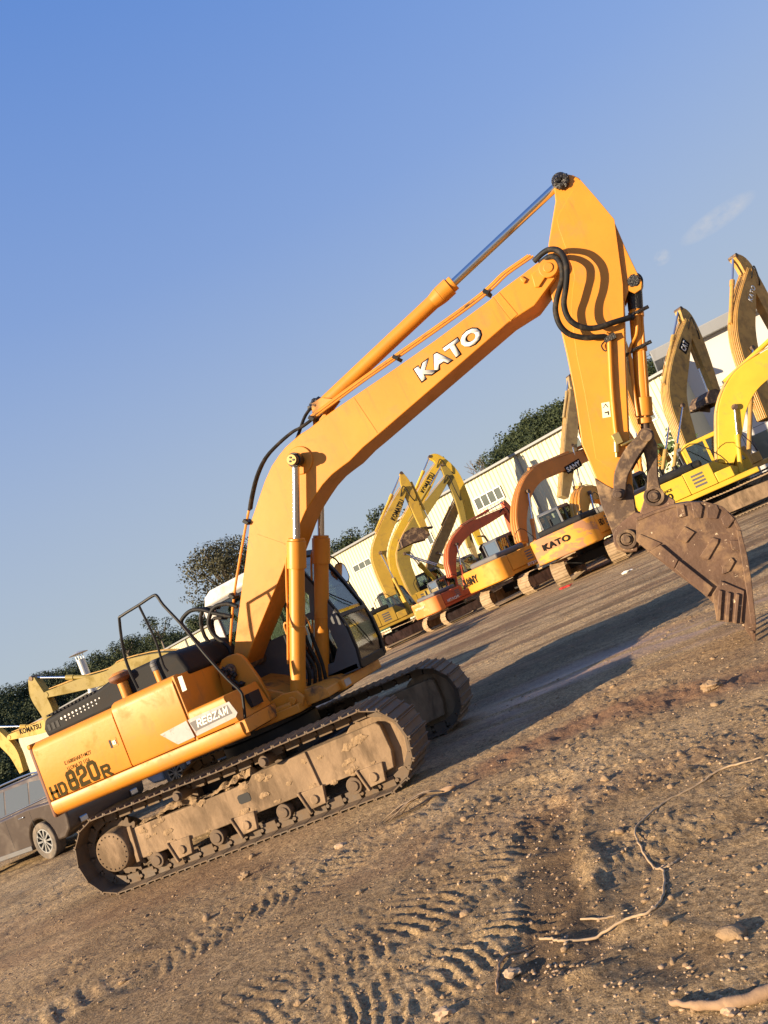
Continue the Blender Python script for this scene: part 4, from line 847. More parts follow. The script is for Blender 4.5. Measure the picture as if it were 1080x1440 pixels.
def ground_fields(x, y):
    rough = 1.0 - .75 * sstep(0, 1, 0 * x)
    far = np.hypot(x - 5.3, y + 9.3)
    h = .03 * fbm(x * .35, y * .35, 3) + .008 * fbm(x * 1.3 + 5, y * 1.3, 3)
    fine = .0085 * fbm(x * 5 + 3, y * 5 + 8, 4, .55) + .007 * np.abs(fbm(x * 14, y * 14, 3)) + .008 * fbm(x * 40, y * 40, 2)
    streak = fbm(x * .22 - y * .05, y * 2.6 - x * .4, 4, .6)
    h = h + .05 * streak * sstep(-6, 3, y)
    calm = np.ones_like(x)
    damp_shade = sstep(.05, .30, fbm(x * .5 + 40, y * .7 + 3, 4)) * .45 + .8 * sstep(.05, .28, fbm(x * .25 + 11, y * 2.2 - x * .3, 4)) * sstep(-1, 5, y)
    red = sstep(.1, .35, fbm(x * .3 + 70, y * .9 + 30, 3)) * .35
    # compacted lanes beside the machine
    lane = np.exp(-((y + 1.95 + .10 * x * 0) / .38) ** 2) * sstep(-9, -7, x) * (1 - sstep(2.5, 4.5, x))
    damp_shade = np.maximum(damp_shade, lane * .35); fine = fine * (1 - .45 * lane); h = h - .02 * lane
    # grouser prints
    d, s, g = along(x, y, T_BARS); m = 1 - sstep(.20, .34, d + .05 * vnoise(x * 3, y * 3))
    bars = np.clip(np.sin(s * 2 * math.pi / .19 + g * d * 2.0 + 2 * vnoise(x * 1.5, y * 1.5)) * 3.2 - .8, -1, 1)
    keep = sstep(-.25, .1, fbm(x * .9 + 9, y * .9, 2))
    h = h + m * keep * .015 * bars + .03 * np.exp(-((d - .38) / .08) ** 2)
    for P, w, amp, pit in ((T_CURVE, .46, .0085, .085), (T_CURVE2, .34, .0075, .08), (T_CURVE3, .28, .007, .09)):
        d, s, g = along(x, y, P); m = 1 - sstep(w - .06, w + .07, d + .08 * vnoise(x * 2.5, y * 2.5))
        b2 = np.clip(np.sin(s * 2 * math.pi / pit + d * 9.0 + 2.6 * vnoise(x * 2, y * 2) + 1.5 * vnoise(x * 6, y * 6)) * 2.6 - .5, -1, 1)
        bk2 = sstep(-.48, -.12, fbm(x * 2.1 + 30, y * 2.1, 3)); h = h - m * .014 + m * amp * b2 * bk2 * (.55 + .9 * vnoise(x * 1.2 + 3, y * 1.2)) * np.clip(1 + 1.6 * vnoise(x * 13, y * 13), .1, 1.6) + m * .007 * fbm(x * 28, y * 28, 3, .7) + .018 * np.exp(-((d - w - .09) / .05) ** 2) * (.6 + vnoise(x * 3, y * 3))
        fine = fine * (1 - .35 * m)
    for P, w, dp in ((RUT_R, .12, .028), (RUT_R2, .09, .018)):
        d, s, g = along(x, y, P); d = d + .12 * vnoise(x * 2, y * 2); h = h - dp * np.exp(-(d / w) ** 2) + dp * .45 * np.exp(-((d - w * 2) / (w * .6)) ** 2)
        damp_shade = np.maximum(damp_shade, .55 * np.exp(-(d / (w * 2.2)) ** 2))
    d, s, g = along(x, y, HOLLOW); d = d + .10 * fbm(x * 3, y * 3, 3)
    pm = 1 - sstep(.12, .26, d)
    h = h - .020 * pm + .022 * np.exp(-((d - .28) / .05) ** 2) * (g < 0) * np.clip(.5 + 2 * vnoise(x * 7, y * 7), 0, 2); damp_shade = np.maximum(damp_shade, pm * .95); fine = fine * (1 + .9 * pm)
    d, s, g = along(x, y, RED); rm = np.exp(-((d + .25 * vnoise(x * 1.5, y * 1.5)) / .38) ** 2)
    h = h + rm * .05 * np.clip(fbm(x * 4, y * 4, 4, .6), -.3, 1); red = np.maximum(red, rm); damp_shade = np.maximum(damp_shade, rm * .45)
    d, s, g = along(x, y, WET); wm = np.exp(-((d + .7 * vnoise(x * .7, y * 1.9)) / .75) ** 2)
    calm = calm * (1 - .8 * wm); h = h * (1 - .5 * wm)
    d, s, g = along(x, y, SHADE_LANE); damp_shade = np.maximum(damp_shade, .85 * np.exp(-((d + 1.1 * vnoise(x * .6, y * 1.6)) / 1.3) ** 2) * (1 - wm * .8))  # painted shade: darkens the soil colour along the machine's shadow
    wet = wm * sstep(-.05, .2, fbm(x * .5 + 3, y * 3.5, 3) + .12)
    gran = .35 + 1.3 * sstep(-.25, .3, fbm(x * 1.1 + 50, y * 1.1, 3)); crumb = np.maximum(fbm(x * 22, y * 22, 3, .6) - .12, 0) * .032 * sstep(0, .35, fbm(x * .9 + 21, y * .9 + 4, 2) + .1)
    h = h + (fine * gran + crumb) * calm
    # firm footing under the tracks, tidy under bucket and cars
    foot = np.maximum(np.exp(-(np.maximum(np.abs(np.abs(y) - 1.1) - .38, 0) / .22) ** 2) * np.exp(-(np.maximum(np.abs(x) - 2.2, 0) / .3) ** 2), 0)
    h = h * (1 - foot) + .006 * foot
    bk_ = np.exp(-(np.hypot((x - 5.6), y * .8) / .7) ** 2); h = h * (1 - bk_) - .005 * bk_
    dist = sstep(12, 40, far); h = h * (1 - .6 * dist); h = np.where(far > 300, 0, h)
    h = np.minimum(h, .16)
    return h, np.clip(damp_shade, 0, 1), np.clip(red, 0, 1), np.clip(wet, 0, 1)
def gz(x, y): return float(ground_fields(np.array([float(x)]), np.array([float(y)]))[0][0])
ang = np.concatenate([R(64) + np.arange(0, R(84), .0028), R(148) + np.arange(.03, R(276), .045)])
rad = [.25]
while rad[-1] < 60: rad.append(rad[-1] * 1.0062 if rad[-1] > 1.6 else rad[-1] * 1.25)
while rad[-1] < 2400: rad.append(rad[-1] * 1.12)
rad = np.array(rad); na, nr_ = len(ang), len(rad)
A_, R_ = np.meshgrid(ang, rad); gx = 5.333 + R_ * np.cos(A_); gy = -9.267 + R_ * np.sin(A_)
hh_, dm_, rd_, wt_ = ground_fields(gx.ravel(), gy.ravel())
co = np.stack([gx.ravel(), gy.ravel(), hh_], 1)
co = np.vstack([co, [[5.333, -9.267, 0.0]]])
ii = (np.arange(nr_ - 1)[:, None] * na + np.arange(na)[None, :]).ravel(); jj = (np.arange(nr_ - 1)[:, None] * na + (np.arange(na)[None, :] + 1) % na).ravel()
quads = np.stack([ii, ii + na, jj + na, jj], 1)
me = bpy.data.meshes.new('ground'); nq = len(quads); nt_ = na
me.vertices.add(len(co)); me.vertices.foreach_set('co', co.ravel())
tri = np.stack([np.full(na, len(co) - 1), np.arange(na), (np.arange(na) + 1) % na], 1)
me.loops.add(nq * 4 + na * 3); me.loops.foreach_set('vertex_index', np.concatenate([quads.ravel(), tri.ravel()]))
me.polygons.add(nq + na); me.polygons.foreach_set('loop_start', np.concatenate([np.arange(nq) * 4, nq * 4 + np.arange(na) * 3]))
me.update(); me.shade_smooth()
for nm, ar in (('damp_shade', dm_), ('red', rd_), ('wet', wt_)):
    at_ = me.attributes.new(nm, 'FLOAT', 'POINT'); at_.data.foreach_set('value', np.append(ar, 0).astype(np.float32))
gm = bpy.data.materials.new('churned earth'); gm.use_nodes = True; nt = gm.node_tree; b = nt.nodes['Principled BSDF']
tc = nt.nodes.new('ShaderNodeTexCoord').outputs['Object']
def attr(n): a = nt.nodes.new('ShaderNodeAttribute'); a.attribute_name = n; return a.outputs['Fac']
c0 = ramp(nt, nz(nt, tc, 1.4, 8, .68), [(.30, (.25, .165, .085)), (.48, (.38, .263, .138)), (.72, (.54, .385, .21))])
c1 = ramp(nt, nz(nt, tc, 22, 8, .75), [(.36, (.38, .36, .33)), (.50, (.92, .92, .92)), (.64, (1.45, 1.42, 1.36))])
mu = nt.nodes.new('ShaderNodeMix'); mu.data_type = 'RGBA'; mu.blend_type = 'MULTIPLY'; mu.inputs[0].default_value = 1; nt.links.new(c0, mu.inputs[6]); nt.links.new(c1, mu.inputs[7])
mu0 = mu; mu = nt.nodes.new('ShaderNodeMix'); mu.data_type = 'RGBA'; mu.blend_type = 'MULTIPLY'; mu.inputs[0].default_value = 1; nt.links.new(mu0.outputs[2], mu.inputs[6]); nt.links.new(ramp(nt, nz(nt, tc, 95, 4, .75), [(.36, (.60, .58, .55)), (.5, (1, 1, 1)), (.64, (1.35, 1.33, 1.3))]), mu.inputs[7])
vo = nt.nodes.new('ShaderNodeTexVoronoi'); vo.inputs['Scale'].default_value = 55; nt.links.new(tc, vo.inputs['Vector'])
vo2 = nt.nodes.new('ShaderNodeTexVoronoi'); vo2.inputs['Scale'].default_value = 55; nt.links.new(tc, vo2.inputs['Vector'])
peb = nt.nodes.new('ShaderNodeMath'); peb.operation = 'MULTIPLY'
a1 = ramp(nt, vo.outputs['Distance'], [(.18, (1, 1, 1)), (.30, (0, 0, 0))]); sp_ = nt.nodes.new('ShaderNodeSeparateColor'); nt.links.new(vo.outputs['Color'], sp_.inputs[0])
a2 = ramp(nt, sp_.outputs[0], [(.80, (0, 0, 0)), (.84, (1, 1, 1))]); nt.links.new(a1, peb.inputs[0]); nt.links.new(a2, peb.inputs[1])
col = mixc(nt, peb.outputs[0], mu.outputs[2], (.70, .53, .33))
dmx = nt.nodes.new('ShaderNodeMath'); dmx.operation = 'MULTIPLY'; nt.links.new(attr('damp_shade'), dmx.inputs[0]); dmx.inputs[1].default_value = .8
col = mixc(nt, dmx.outputs[0], col, ramp(nt, nz(nt, tc, 5, 6, .7), [(.35, (.062, .036, .018)), (.7, (.17, .105, .054))]))  # dark brown for moist soil and for the shade painted along the shadow lane
rmx = nt.nodes.new('ShaderNodeMath'); rmx.operation = 'MULTIPLY'; nt.links.new(attr('red'), rmx.inputs[0]); rmx.inputs[1].default_value = .62
col = mixc(nt, rmx.outputs[0], col, (.20, .095, .055))
wmx = nt.nodes.new('ShaderNodeMath'); wmx.operation = 'MULTIPLY'; nt.links.new(attr('wet'), wmx.inputs[0]); wmx.inputs[1].default_value = .85
col = mixc(nt, wmx.outputs[0], col, (.36, .245, .19)); nt.links.new(col, b.inputs['Base Color'])
rr = nt.nodes.new('ShaderNodeMapRange'); nt.links.new(attr('wet'), rr.inputs[0]); rr.inputs[3].default_value = .95; rr.inputs[4].default_value = .38; nt.links.new(rr.outputs[0], b.inputs['Roughness'])
b.inputs['Specular IOR Level'].default_value = .3
bn = nt.nodes.new('ShaderNodeBump'); bn.inputs['Distance'].default_value = .016; nt.links.new(nz(nt, tc, 38, 8, .7), bn.inputs['Height'])
bn2 = nt.nodes.new('ShaderNodeBump'); bn2.inputs['Distance'].default_value = .008; nt.links.new(peb.outputs[0], bn2.inputs['Height']); nt.links.new(bn.outputs[0], bn2.inputs['Normal'])
bn3 = nt.nodes.new('ShaderNodeBump'); bn3.inputs['Distance'].default_value = .045; nt.links.new(nz(nt, tc, 7, 8, .7), bn3.inputs['Height']); nt.links.new(bn2.outputs[0], bn3.inputs['Normal'])
nt.links.new(bn3.outputs[0], b.inputs['Normal'])
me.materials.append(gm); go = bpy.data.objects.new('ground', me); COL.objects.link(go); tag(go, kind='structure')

# loose gravel and clods, too many to count, pressed into the surface
def scatter(n, rng, rmin, rmax, smin, smax, a0=66, a1=142, pw=1.0):
    a = R(a0) + rng.random(n) * R(a1 - a0); r = rmin * (rmax / rmin) ** (rng.random(n) ** pw)
    return 5.333 + r * np.cos(a), -9.267 + r * np.sin(a), smin * (smax / smin) ** (rng.random(n) ** 2.2)
def pebbles(name, n, rng, mt, rmin, rmax, smin, smax, only=None):
    bm = bmesh.new(); bmesh.ops.create_icosphere(bm, subdivisions=1, radius=1)
    base = np.array([v.co[:] for v in bm.verts]); fc = np.array([[v.index for v in f.verts] for f in bm.faces]); bm.free()
    x, y, s = scatter(n, rng, rmin, rmax, smin, smax)
    ok = ~((np.abs(x) < 2.5) & (np.abs(y) < 1.6))
    x, y, s = x[ok], y[ok], s[ok]; 
    if only is not None:
        k = only(x, y); x, y, s = x[k], y[k], s[k]
    n = len(x); h = ground_fields(x, y)[0]
    sh = base[None] * (1 + .38 * (rng.random((n, len(base), 1)) - .5) * 2) * np.stack([s * (1 + .5 * rng.random(n)), s, s * (.5 + .35 * rng.random(n))], 1)[:, None, :]
    th = rng.random(n) * 6.28; c, q = np.cos(th), np.sin(th)
    X = sh[..., 0] * c[:, None] - sh[..., 1] * q[:, None] + x[:, None]; Y = sh[..., 0] * q[:, None] + sh[..., 1] * c[:, None] + y[:, None]; Z = sh[..., 2] + (h + s * .12)[:, None]
    V = np.stack([X, Y, Z], -1).reshape(-1, 3); F = (fc[None] + (np.arange(n) * len(base))[:, None, None]).reshape(-1, 3)
    m = bpy.data.meshes.new(name); m.vertices.add(len(V)); m.vertices.foreach_set('co', V.ravel()); m.loops.add(len(F) * 3); m.loops.foreach_set('vertex_index', F.ravel())
    m.polygons.add(len(F)); m.polygons.foreach_set('loop_start', np.arange(len(F)) * 3); m.update(); m.materials.append(mt)
    o = bpy.data.objects.new(name, m); COL.objects.link(o); return tag(o, kind='stuff')
M['stone'] = mat('pale brown gravel', (.46, .33, .21), .9, dirt=(.26, .17, .10), scale=1.5, amt=(.4, .6), vary=.3)
tag(pebbles('gravel', 11000, np.random.default_rng(3), M['stone'], 2.6, 20, .0020, .012), 'loose pale gravel scattered over the churned earth', 'gravel')
tag(pebbles('earth_clods', 2600, np.random.default_rng(5), M['clod'], 2.6, 14, .005, .018), 'small crumbled earth clods lying between the ruts', 'earth clods')
tag(pebbles('large_clods', 110, np.random.default_rng(15), M['clod'], 2.8, 12, .015, .05), 'larger crumbled lumps of dry earth thrown up beside the ruts', 'earth lumps')
tag(pebbles('damp_gravel', 2600, np.random.default_rng(8), M['stone'], 3.2, 6.5, .004, .012, lambda x, y: along(x, y, HOLLOW)[0] < .24), 'coarse gravel in the dark moist hollow at the foreground', 'gravel')
def rock(px, s, lab, seed, mt='stone', sc=(1.3, 1, .7), grp=None):
    x, y = px; mb = MB(Matrix.Translation((0, 0, 0))); mb.blob((0, 0, 0), s, seed, 3, .55, sc)
    o = mb.build('stone', M[mt], None, angle=30, loc=(x, y, gz(x, y) + s * .28)); return tag(o, lab, 'stone', grp)
# single rocks that stand out
for i, (p, s, lab, mt) in enumerate((
    ([(1.616, 4.894)][0], .0, '', 'stone'),)): pass
rock([(5.079, -1.843)][0], .06, 'pale chunky stone on the red-brown ridge below the bucket', 1, 'clod')
rock([(3.281, -4.62)][0] if False else [(0.626, -2.532)][0], .045, 'reddish stone on the ridge between the tracks and the dark rut', 2, 'clod')
rock([(3.617, -5.859)][0], .035, 'pale grey stone at the bottom edge of the picture', 3)
rock([(4.831, -6.309)][0], .022, 'small pale stone just below the dead branch', 4)
rock([(1.718, -2.644)][0], .04, 'rounded pale stone near the discarded palm frond', 5)
rock([(3.9, -5.652)][0], .03, 'small tan stone beside the thin root near the bottom', 6)
# dead branch, thin cable-like root, debris
def lay(pts, r, name, mt, lab, cat, n=8, lift=.6, rr=None, wob=.0):
    P = []; 
    for i, (x, y) in enumerate(pts): P.append((x, y, gz(x, y) + r * lift + wob * (i % 2)))
    rj = random.Random(len(pts)); P = [p + Vector((rj.gauss(0, min(r, .007) * .28), rj.gauss(0, min(r, .007) * .28), rj.gauss(0, min(r, .007) * .2))) for p in spline([Vector(p) for p in P], 7)]
    mb = MB(); mb.tube(P, r, n, 2, rr); o = mb.build(name, M[mt], None, angle=60); return tag(o, lab, cat)
lay([(4.63, -6.194), (4.728, -6.263), (4.861, -6.297), (5.008, -6.269), (5.216, -6.166)], .022, 'branch', 'wood', 'pale dead branch lying across the bottom right corner of the ground', 'branch', 10, .9, lambda t: .008 + .012 * min(1, t * 2.2) + .002 * math.sin(t * 31))
lay([(3.972, -5.319), (4.06, -5.426), (4.12, -5.482), (4.258, -5.472), (4.428, -5.462), (4.544, -5.476), (4.601, -5.389), (4.616, -5.22), (4.604, -5.034), (4.541, -4.89), (4.48, -4.665), (4.451, -4.444), (4.496, -4.32), (4.626, -4.146), (4.805, -4.041), (4.988, -3.92), (5.141, -3.916), (5.311, -3.92)], .0062, 'root', 'straw', 'long thin pale root winding over the foreground earth', 'root', 7, 1.1)
lay([(4.604, -5.034), (4.652, -5.017), (4.69, -4.96)], .006, 'twig', 'straw', 'short pale twig crossing the bend of the long root', 'twig', 6, 1.2)
lay([(3.858, -5.793), (3.833, -5.615), (3.837, -5.466), (3.911, -5.407)], .007, 'twig', 'wood', 'dark twig near the bottom edge left of the long root', 'twig', 6, 1.2)
lay([(4.189, -5.288), (4.317, -5.312), (4.43, -5.343)], .005, 'twig', 'straw', 'thin straight twig just inside the loop of the root', 'twig', 6, 1.2)
# dry palm frond
fx, fy = [(2.414, -2.145)][0]
fr_ = thing('palm_frond', 'crumpled dry palm frond on the earth in front of the near track', 'palm frond', (fx, fy, gz(fx, fy)))
rnd = random.Random(12)
for i in range(9):
    a = R(205 + rnd.uniform(-16, 16)); L = rnd.uniform(.25, .5); mb = MB(); y0 = rnd.uniform(-.05, .05)
    c = [(.18, y0 * .4, .05), (.0, y0, .07 + rnd.uniform(0, .03)), (L * math.cos(a) * .5, L * math.sin(a) * .5 + y0, .05 + rnd.uniform(0, .03)), (L * math.cos(a), L * math.sin(a) + y0, .015)]
    P = spline([Vector(q) for q in c], 4); v = []
    for j, p in enumerate(P):
        w_ = .016 * math.sin(math.pi * (j + .6) / (len(P) + .2)) + .002; v += [(p.x + w_ * .4, p.y - w_, p.z), (p.x, p.y, p.z - .008), (p.x - w_ * .4, p.y + w_, p.z)]
    f = []
    for j in range(len(P) - 1): f += [(3 * j, 3 * j + 1, 3 * j + 4, 3 * j + 3), (3 * j + 1, 3 * j + 2, 3 * j + 5, 3 * j + 4)]
    mb.add(v, f); mb.build('leaflet', M['straw'], fr_)
mb = MB(); mb.blob((.22, .03, .045), .045, 3, 2, .5, (1.9, .7, .5)); mb.build('leaf_base', M['wood'], fr_)
# ------------------------------------------------------------------ machines parked behind
def rotz(a): return Matrix.Rotation(R(a), 4, 'Z')
F = {}
F['yellow'] = mat('sun-bleached yellow paint', (.50, .315, .035), .6, dirt=(.30, .19, .05), amt=(.5, .75), scale=2, vary=.12)
F['yellow2'] = mat('bright yellow paint', (.62, .40, .030), .55, dirt=(.42, .27, .06), amt=(.55, .8), scale=2, vary=.1)
F['lemon'] = mat('dull lemon paint', (.27, .195, .032), .65, dirt=(.20, .145, .04), amt=(.5, .75), scale=2)
F['orange'] = mat('faded orange paint', (.56, .19, .022), .55, dirt=(.45, .20, .06), amt=(.5, .75), scale=2, chips=(.25, .12, .06), chip_thr=.7)
F['orangeY'] = mat('orange yellow paint', (.64, .27, .022), .55, dirt=(.36, .17, .04), amt=(.55, .75), scale=1.6, chips=(.2, .1, .05), chip_thr=.72)
F['red'] = mat('faded red orange paint', (.52, .085, .022), .55, dirt=(.35, .10, .05), amt=(.5, .75), scale=2, vary=.15)
F['tan'] = mat('worn tan paint', (.46, .29, .07), .65, dirt=(.22, .15, .07), amt=(.45, .7), scale=3)
F['ochre'] = mat('ochre paint in need of a wash', (.52, .28, .055), .6, dirt=(.30, .17, .06), amt=(.45, .7), scale=2)
F['brown'] = mat('worn olive paint', (.34, .25, .11), .65, dirt=(.22, .15, .08), amt=(.45, .7), scale=3)
F['teal'] = mat('teal green paint', (.02, .20, .17), .5, dirt=(.08, .14, .10), scale=2)
F['peel'] = mat('peeling counterweight paint', (.64, .29, .03), .6, dirt=(.40, .20, .10), amt=(.47, .52), scale=1.1, vary=.08, stretch=(1, 1, 2.2))
F['peelr'] = mat('scuffed orange counterweight', (.78, .22, .045), .55, dirt=(.62, .36, .16), amt=(.52, .6), scale=1.6)
F['hosey'] = mat('amber steel pipes', (.55, .33, .10), .5, dirt=(.25, .14, .06), scale=4)
F['steelblue'] = mat('blue grey rod cover', (.10, .14, .27), .4)

def outline_pipe(mb, pts, off, y, r):
    P = [Vector((a, 0, b)) for a, b in pts]; o = []
    for i, p in enumerate(P):
        d = (P[min(i + 1, len(P) - 1)] - P[max(i - 1, 0)]).normalized(); n = Vector((-d.z, 0, d.x)); q = p + n * off[i]; o.append((q.x, y, q.z))
    mb.tube(o, r, 6, 3)

def far_excavator(label, loc, yaw, yt, s, body, boomm, cwm=None, hood='hood', boom=None, bw=None, arm=None, aw=None, bucket=None, bsize=1.0, pipes=3,
                  rodm='chrome', cabm='cabgrey', group='excavators parked in rows across the yard', lod=1, armcyl=True, texts=(), cabside=1, pipe_m=None, flip=1):
    rt = thing('excavator', label, 'excavator', (loc[0], loc[1], 0), R(yaw), group)
    U = rotz(yt - yaw) @ Matrix.Scale(s, 4); H = Matrix.Scale(s, 4); body, boomm = F.get(body, M.get(body)), F.get(boomm, M.get(boomm)); cwm = F[cwm] if cwm else body
    for sd in (-1, 1):
        a, b = (-1.40, -.82) if sd < 0 else (.82, 1.40)
        mb = MB(U); track_belt(mb, 1.70, .465, a, b, 1.0, 42, False, .03, .1 * sd); mb.build('track_belt', M['track_far'], rt)
        mb = MB(U); mb.prism([(-1.5, .22), (1.8, .20), (1.88, .66), (.3, .72), (-1.45, .66)], a + .10, b - .10)
        fr = mb.build('track_frame', M['mud'], rt, bevel=.02)
        mb = MB(U); mb.cyl((-1.70, sd * 1.30, .46), (-1.70, sd * .95, .46), .24, n=20); mb.cyl((1.7, sd * 1.2, .46), (1.7, sd * 1.0, .46), .36, n=24); mb.build('wheel_hub', M['mud'], fr)
    mb = MB(U); mb.box(-.8, .8, -.95, .95, .42, .76); mb.cyl((0, 0, .7), (0, 0, 1.1), .6, n=20); mb.build('centre_frame', M['black'], rt)
    mb = MB(H); mb.box(-2.35, 1.15, -1.24, 1.28, 1.06, 1.24); mb.build('skirt_beam', body, rt, bevel=.03)
    cw = [(-2.30, -1.30), (-2.42, -1.27), (-2.62, -1.05), (-2.74, -.6), (-2.78, 0), (-2.74, .6), (-2.62, 1.05), (-2.42, 1.27), (-2.30, 1.30), (-1.95, 1.30), (-1.95, -1.30)]
    mb = MB(H); mb.slab(cw[::-1], 1.02, 1.98); c_ = mb.build('counterweight', cwm, rt, bevel=.06, seg=3)
    for sd in (-1, 1):
        mb = MB(H)
        if sd < 0: mb.box(-1.94, -1.06, -1.30, -.4, 1.242, 1.95)
        else: mb.box(-1.94, -1.06, .4, 1.30, 1.242, 1.95)
        mb.build('side_door', body, rt, bevel=.02)
        mb = MB(H); mb.box(-1.05, -.15 if sd < 0 else -.55, *((-1.29, -.4) if sd < 0 else (.4, 1.29)), 1.242, 1.97); mb.build('side_door', body, rt, bevel=.02)
        mb = MB(H)
        for k in range(4): mb.box(-.85 + 0 * k, -.45, *((-1.295, -1.28) if sd < 0 else (1.28, 1.295)), 1.38 + .12 * k, 1.45 + .12 * k)
        mb.build('louvre', M['hood_faded'], rt)
    mb = MB(H); mb.box(-.14, .42, -1.28, -.5, 1.242, 1.60); mb.build('toolbox', body, rt, bevel=.03)
    mb = MB(H); mb.box(-2.2, -.3, -.95, .9, 1.96, 2.22); eh = mb.build('engine_hood', M[hood], rt, bevel=.10, seg=4)
    mb = MB(H); mb.cyl((-1.5, .5, 2.2), (-1.5, .5, 2.5), .06, n=12); mb.cyl((-1.1, -.6, 2.2), (-1.1, -.6, 2.35), .09, n=14); mb.build('exhaust_pipe', M['black'], eh)
    mb = MB(H)
    mb.tube([(-.9, -1.22, 1.95), (-.95, -1.22, 2.5), (-.6, -1.22, 2.75), (-.2, -1.22, 2.7), (.3, -1.22, 2.0), (.42, -1.22, 1.6)], .016, 6, 2); mb.build('handrail', M['black'], rt)
    for y in (-.34, .28):
        mb = MB(H); mb.prism([(-.25, 1.2), (-.15, 1.85), (.1, 1.98), (.25, 1.85), (.95, 1.3), (.98, 1.1), (-.2, 1.1)], y, y + .06); mb.build('boom_bracket', body, rt, bevel=.01)
    # cab
    ya, yb = .36, 1.34
    mb = MB(H); mb.prism([(-.5, 1.24), (-.5, 1.98), (.75, 1.98), (.80, 1.60), (1.28, 1.60), (1.28, 1.24)], ya, yb); cb = mb.build('cab', M[cabm] if cabm in M else F[cabm], rt, bevel=.02)
    mb = MB(H); mb.prism([(-.5, 2.78), (-.42, 2.90), (.80, 2.92), (.98, 2.80), (.90, 2.75)], ya, yb); mb.build('cab_roof', M[cabm] if cabm in M else F[cabm], cb, bevel=.03)
    for (p, q) in (((-.47, 1.98), (-.47, 2.80)), ((.22, 1.98), (.24, 2.80)), ((1.24, 1.60), (.93, 2.80))):
        for yy in (ya + .04, yb - .04):
            mb = MB(H); mb.obox(((p[0] + q[0]) / 2, yy, (p[1] + q[1]) / 2), (q[0] - p[0], 0, q[1] - p[1]), (0, 1, 0), (-(q[1] - p[1]), 0, q[0] - p[0]), math.hypot(q[0] - p[0], q[1] - p[1]) / 2, .04, .045); mb.build('cab_pillar', M[cabm] if cabm in M else F[cabm], cb)
    mb = MB(H)
    for yy in (ya + .03, yb - .03): mb.prism([(-.45, 1.98), (-.45, 2.79), (.92, 2.79), (1.22, 1.62), (.8, 1.62), (.8, 1.98)], yy - .003, yy + .003)
    mb.add([(1.255, ya + .05, 1.6), (1.255, yb - .05, 1.6), (.955, yb - .05, 2.79), (.955, ya + .05, 2.79)], [(0, 1, 2, 3)]); mb.add([(-.48, ya + .05, 2.0), (-.48, yb - .05, 2.0), (-.48, yb - .05, 2.79), (-.48, ya + .05, 2.79)], [(0, 1, 2, 3)])
    mb.build('cab_window', M['glass'], cb)
    mb = MB(H); mb.box(0, .4, .65, 1.1, 1.98, 2.1); mb.box(-.1, .02, .65, 1.1, 1.98, 2.5); mb.build('operator_seat', M['dark'], cb)
    if boom:
        hw = .25 * s
        bw = bw or [.20, .33, .38, .33, .26, .15]; bw = [w * s for w in np.interp(np.linspace(0, 1, len(boom)), np.linspace(0, 1, len(bw)), bw)]
        mb = MB(); mb.prism(limb(boom, bw, 5), -hw, hw); bo = mb.build('boom', boomm, rt, bevel=.015)
        mb = MB()
        for k in range(pipes): outline_pipe(mb, boom, [w + .05 + .01 * k for w in bw], -hw + .04 + k * .45 / max(pipes, 1), .019)
        if pipes: mb.build('hydraulic_pipe', F['hosey'] if pipe_m is None else F[pipe_m], bo)
        n = len(boom); mid = boom[max(1, int(n * .42))]; f0 = (.75 * s, 1.25 * s)
        for sd in (-1, 1):
            y = sd * (hw + .09); a = Vector((f0[0], y, f0[1])); b = Vector((mid[0] + (.05 if boom[-1][0] > boom[0][0] else .05), y, mid[1])); ax = (b - a).normalized(); L = (b - a).length
            mb = MB(); mb.cyl(a, a + ax * L * .55, .085 * s, n=14); mb.cyl(a + ax * L * .5, a + ax * L * .58, .10 * s, n=14); lc = mb.build('lift_cylinder', boomm, rt)
            mb = MB(); mb.cyl(a + ax * L * .57, b, .042 * s, n=12); mb.build('cylinder_rod', M['chrome'], lc)
            mb = MB(); mb.cyl(b - Vector((0, .06, 0)), b + Vector((0, .06, 0)), .10 * s, n=14); mb.build('rod_eye', M['rust_dark'], lc)
        if arm:
            aw = aw or [.10, .27, .27, .20, .11]; aw = [w * s for w in np.interp(np.linspace(0, 1, len(arm)), np.linspace(0, 1, len(aw)), aw)]
            mb = MB(); mb.prism(limb(arm, aw, 5), -.17 * s, .17 * s); ar = mb.build('arm', boomm, rt, bevel=.012)
            if armcyl:
                k = max(1, int(n * .55)); q = Vector((boom[k][0], 0, boom[k][1])); q2 = Vector((boom[k - 1][0], 0, boom[k - 1][1])); d = (q - q2).normalized(); nr = Vector((-d.z, 0, d.x)) * flip
                a = q + nr * (bw[k] + .10 * s); b = Vector((arm[0][0], 0, arm[0][1])); ax = (b - a).normalized(); L = (b - a).length
                mb = MB(); mb.cyl(a, a + ax * L * .62, .085 * s, n=14); mb.cyl(a + ax * L * .56, a + ax * L * .64, .105 * s, n=14); acn = mb.build('arm_cylinder', boomm, rt)
                mb = MB(); mb.cyl(a + ax * L * .63, b, .046 * s, n=12); mb.build('cylinder_rod', M[rodm] if rodm in M else F[rodm], acn)
                mb = MB(); mb.cyl(b - Vector((0, .2 * s, 0)), b + Vector((0, .2 * s, 0)), .09 * s, n=14); mb.build('arm_pin', M['rust_dark'], ar)
            t = Vector((boom[-1][0], 0, boom[-1][1])); mb = MB(); mb.cyl(t - Vector((0, hw + .02, 0)), t + Vector((0, hw + .02, 0)), .11 * s, n=16); mb.build('arm_pivot', boomm, ar)
            mb = MB(); d = Vector((boom[-1][0] - boom[-2][0], 0, boom[-1][1] - boom[-2][1])).normalized(); e = Vector((arm[-1][0], 0, arm[-1][1]))
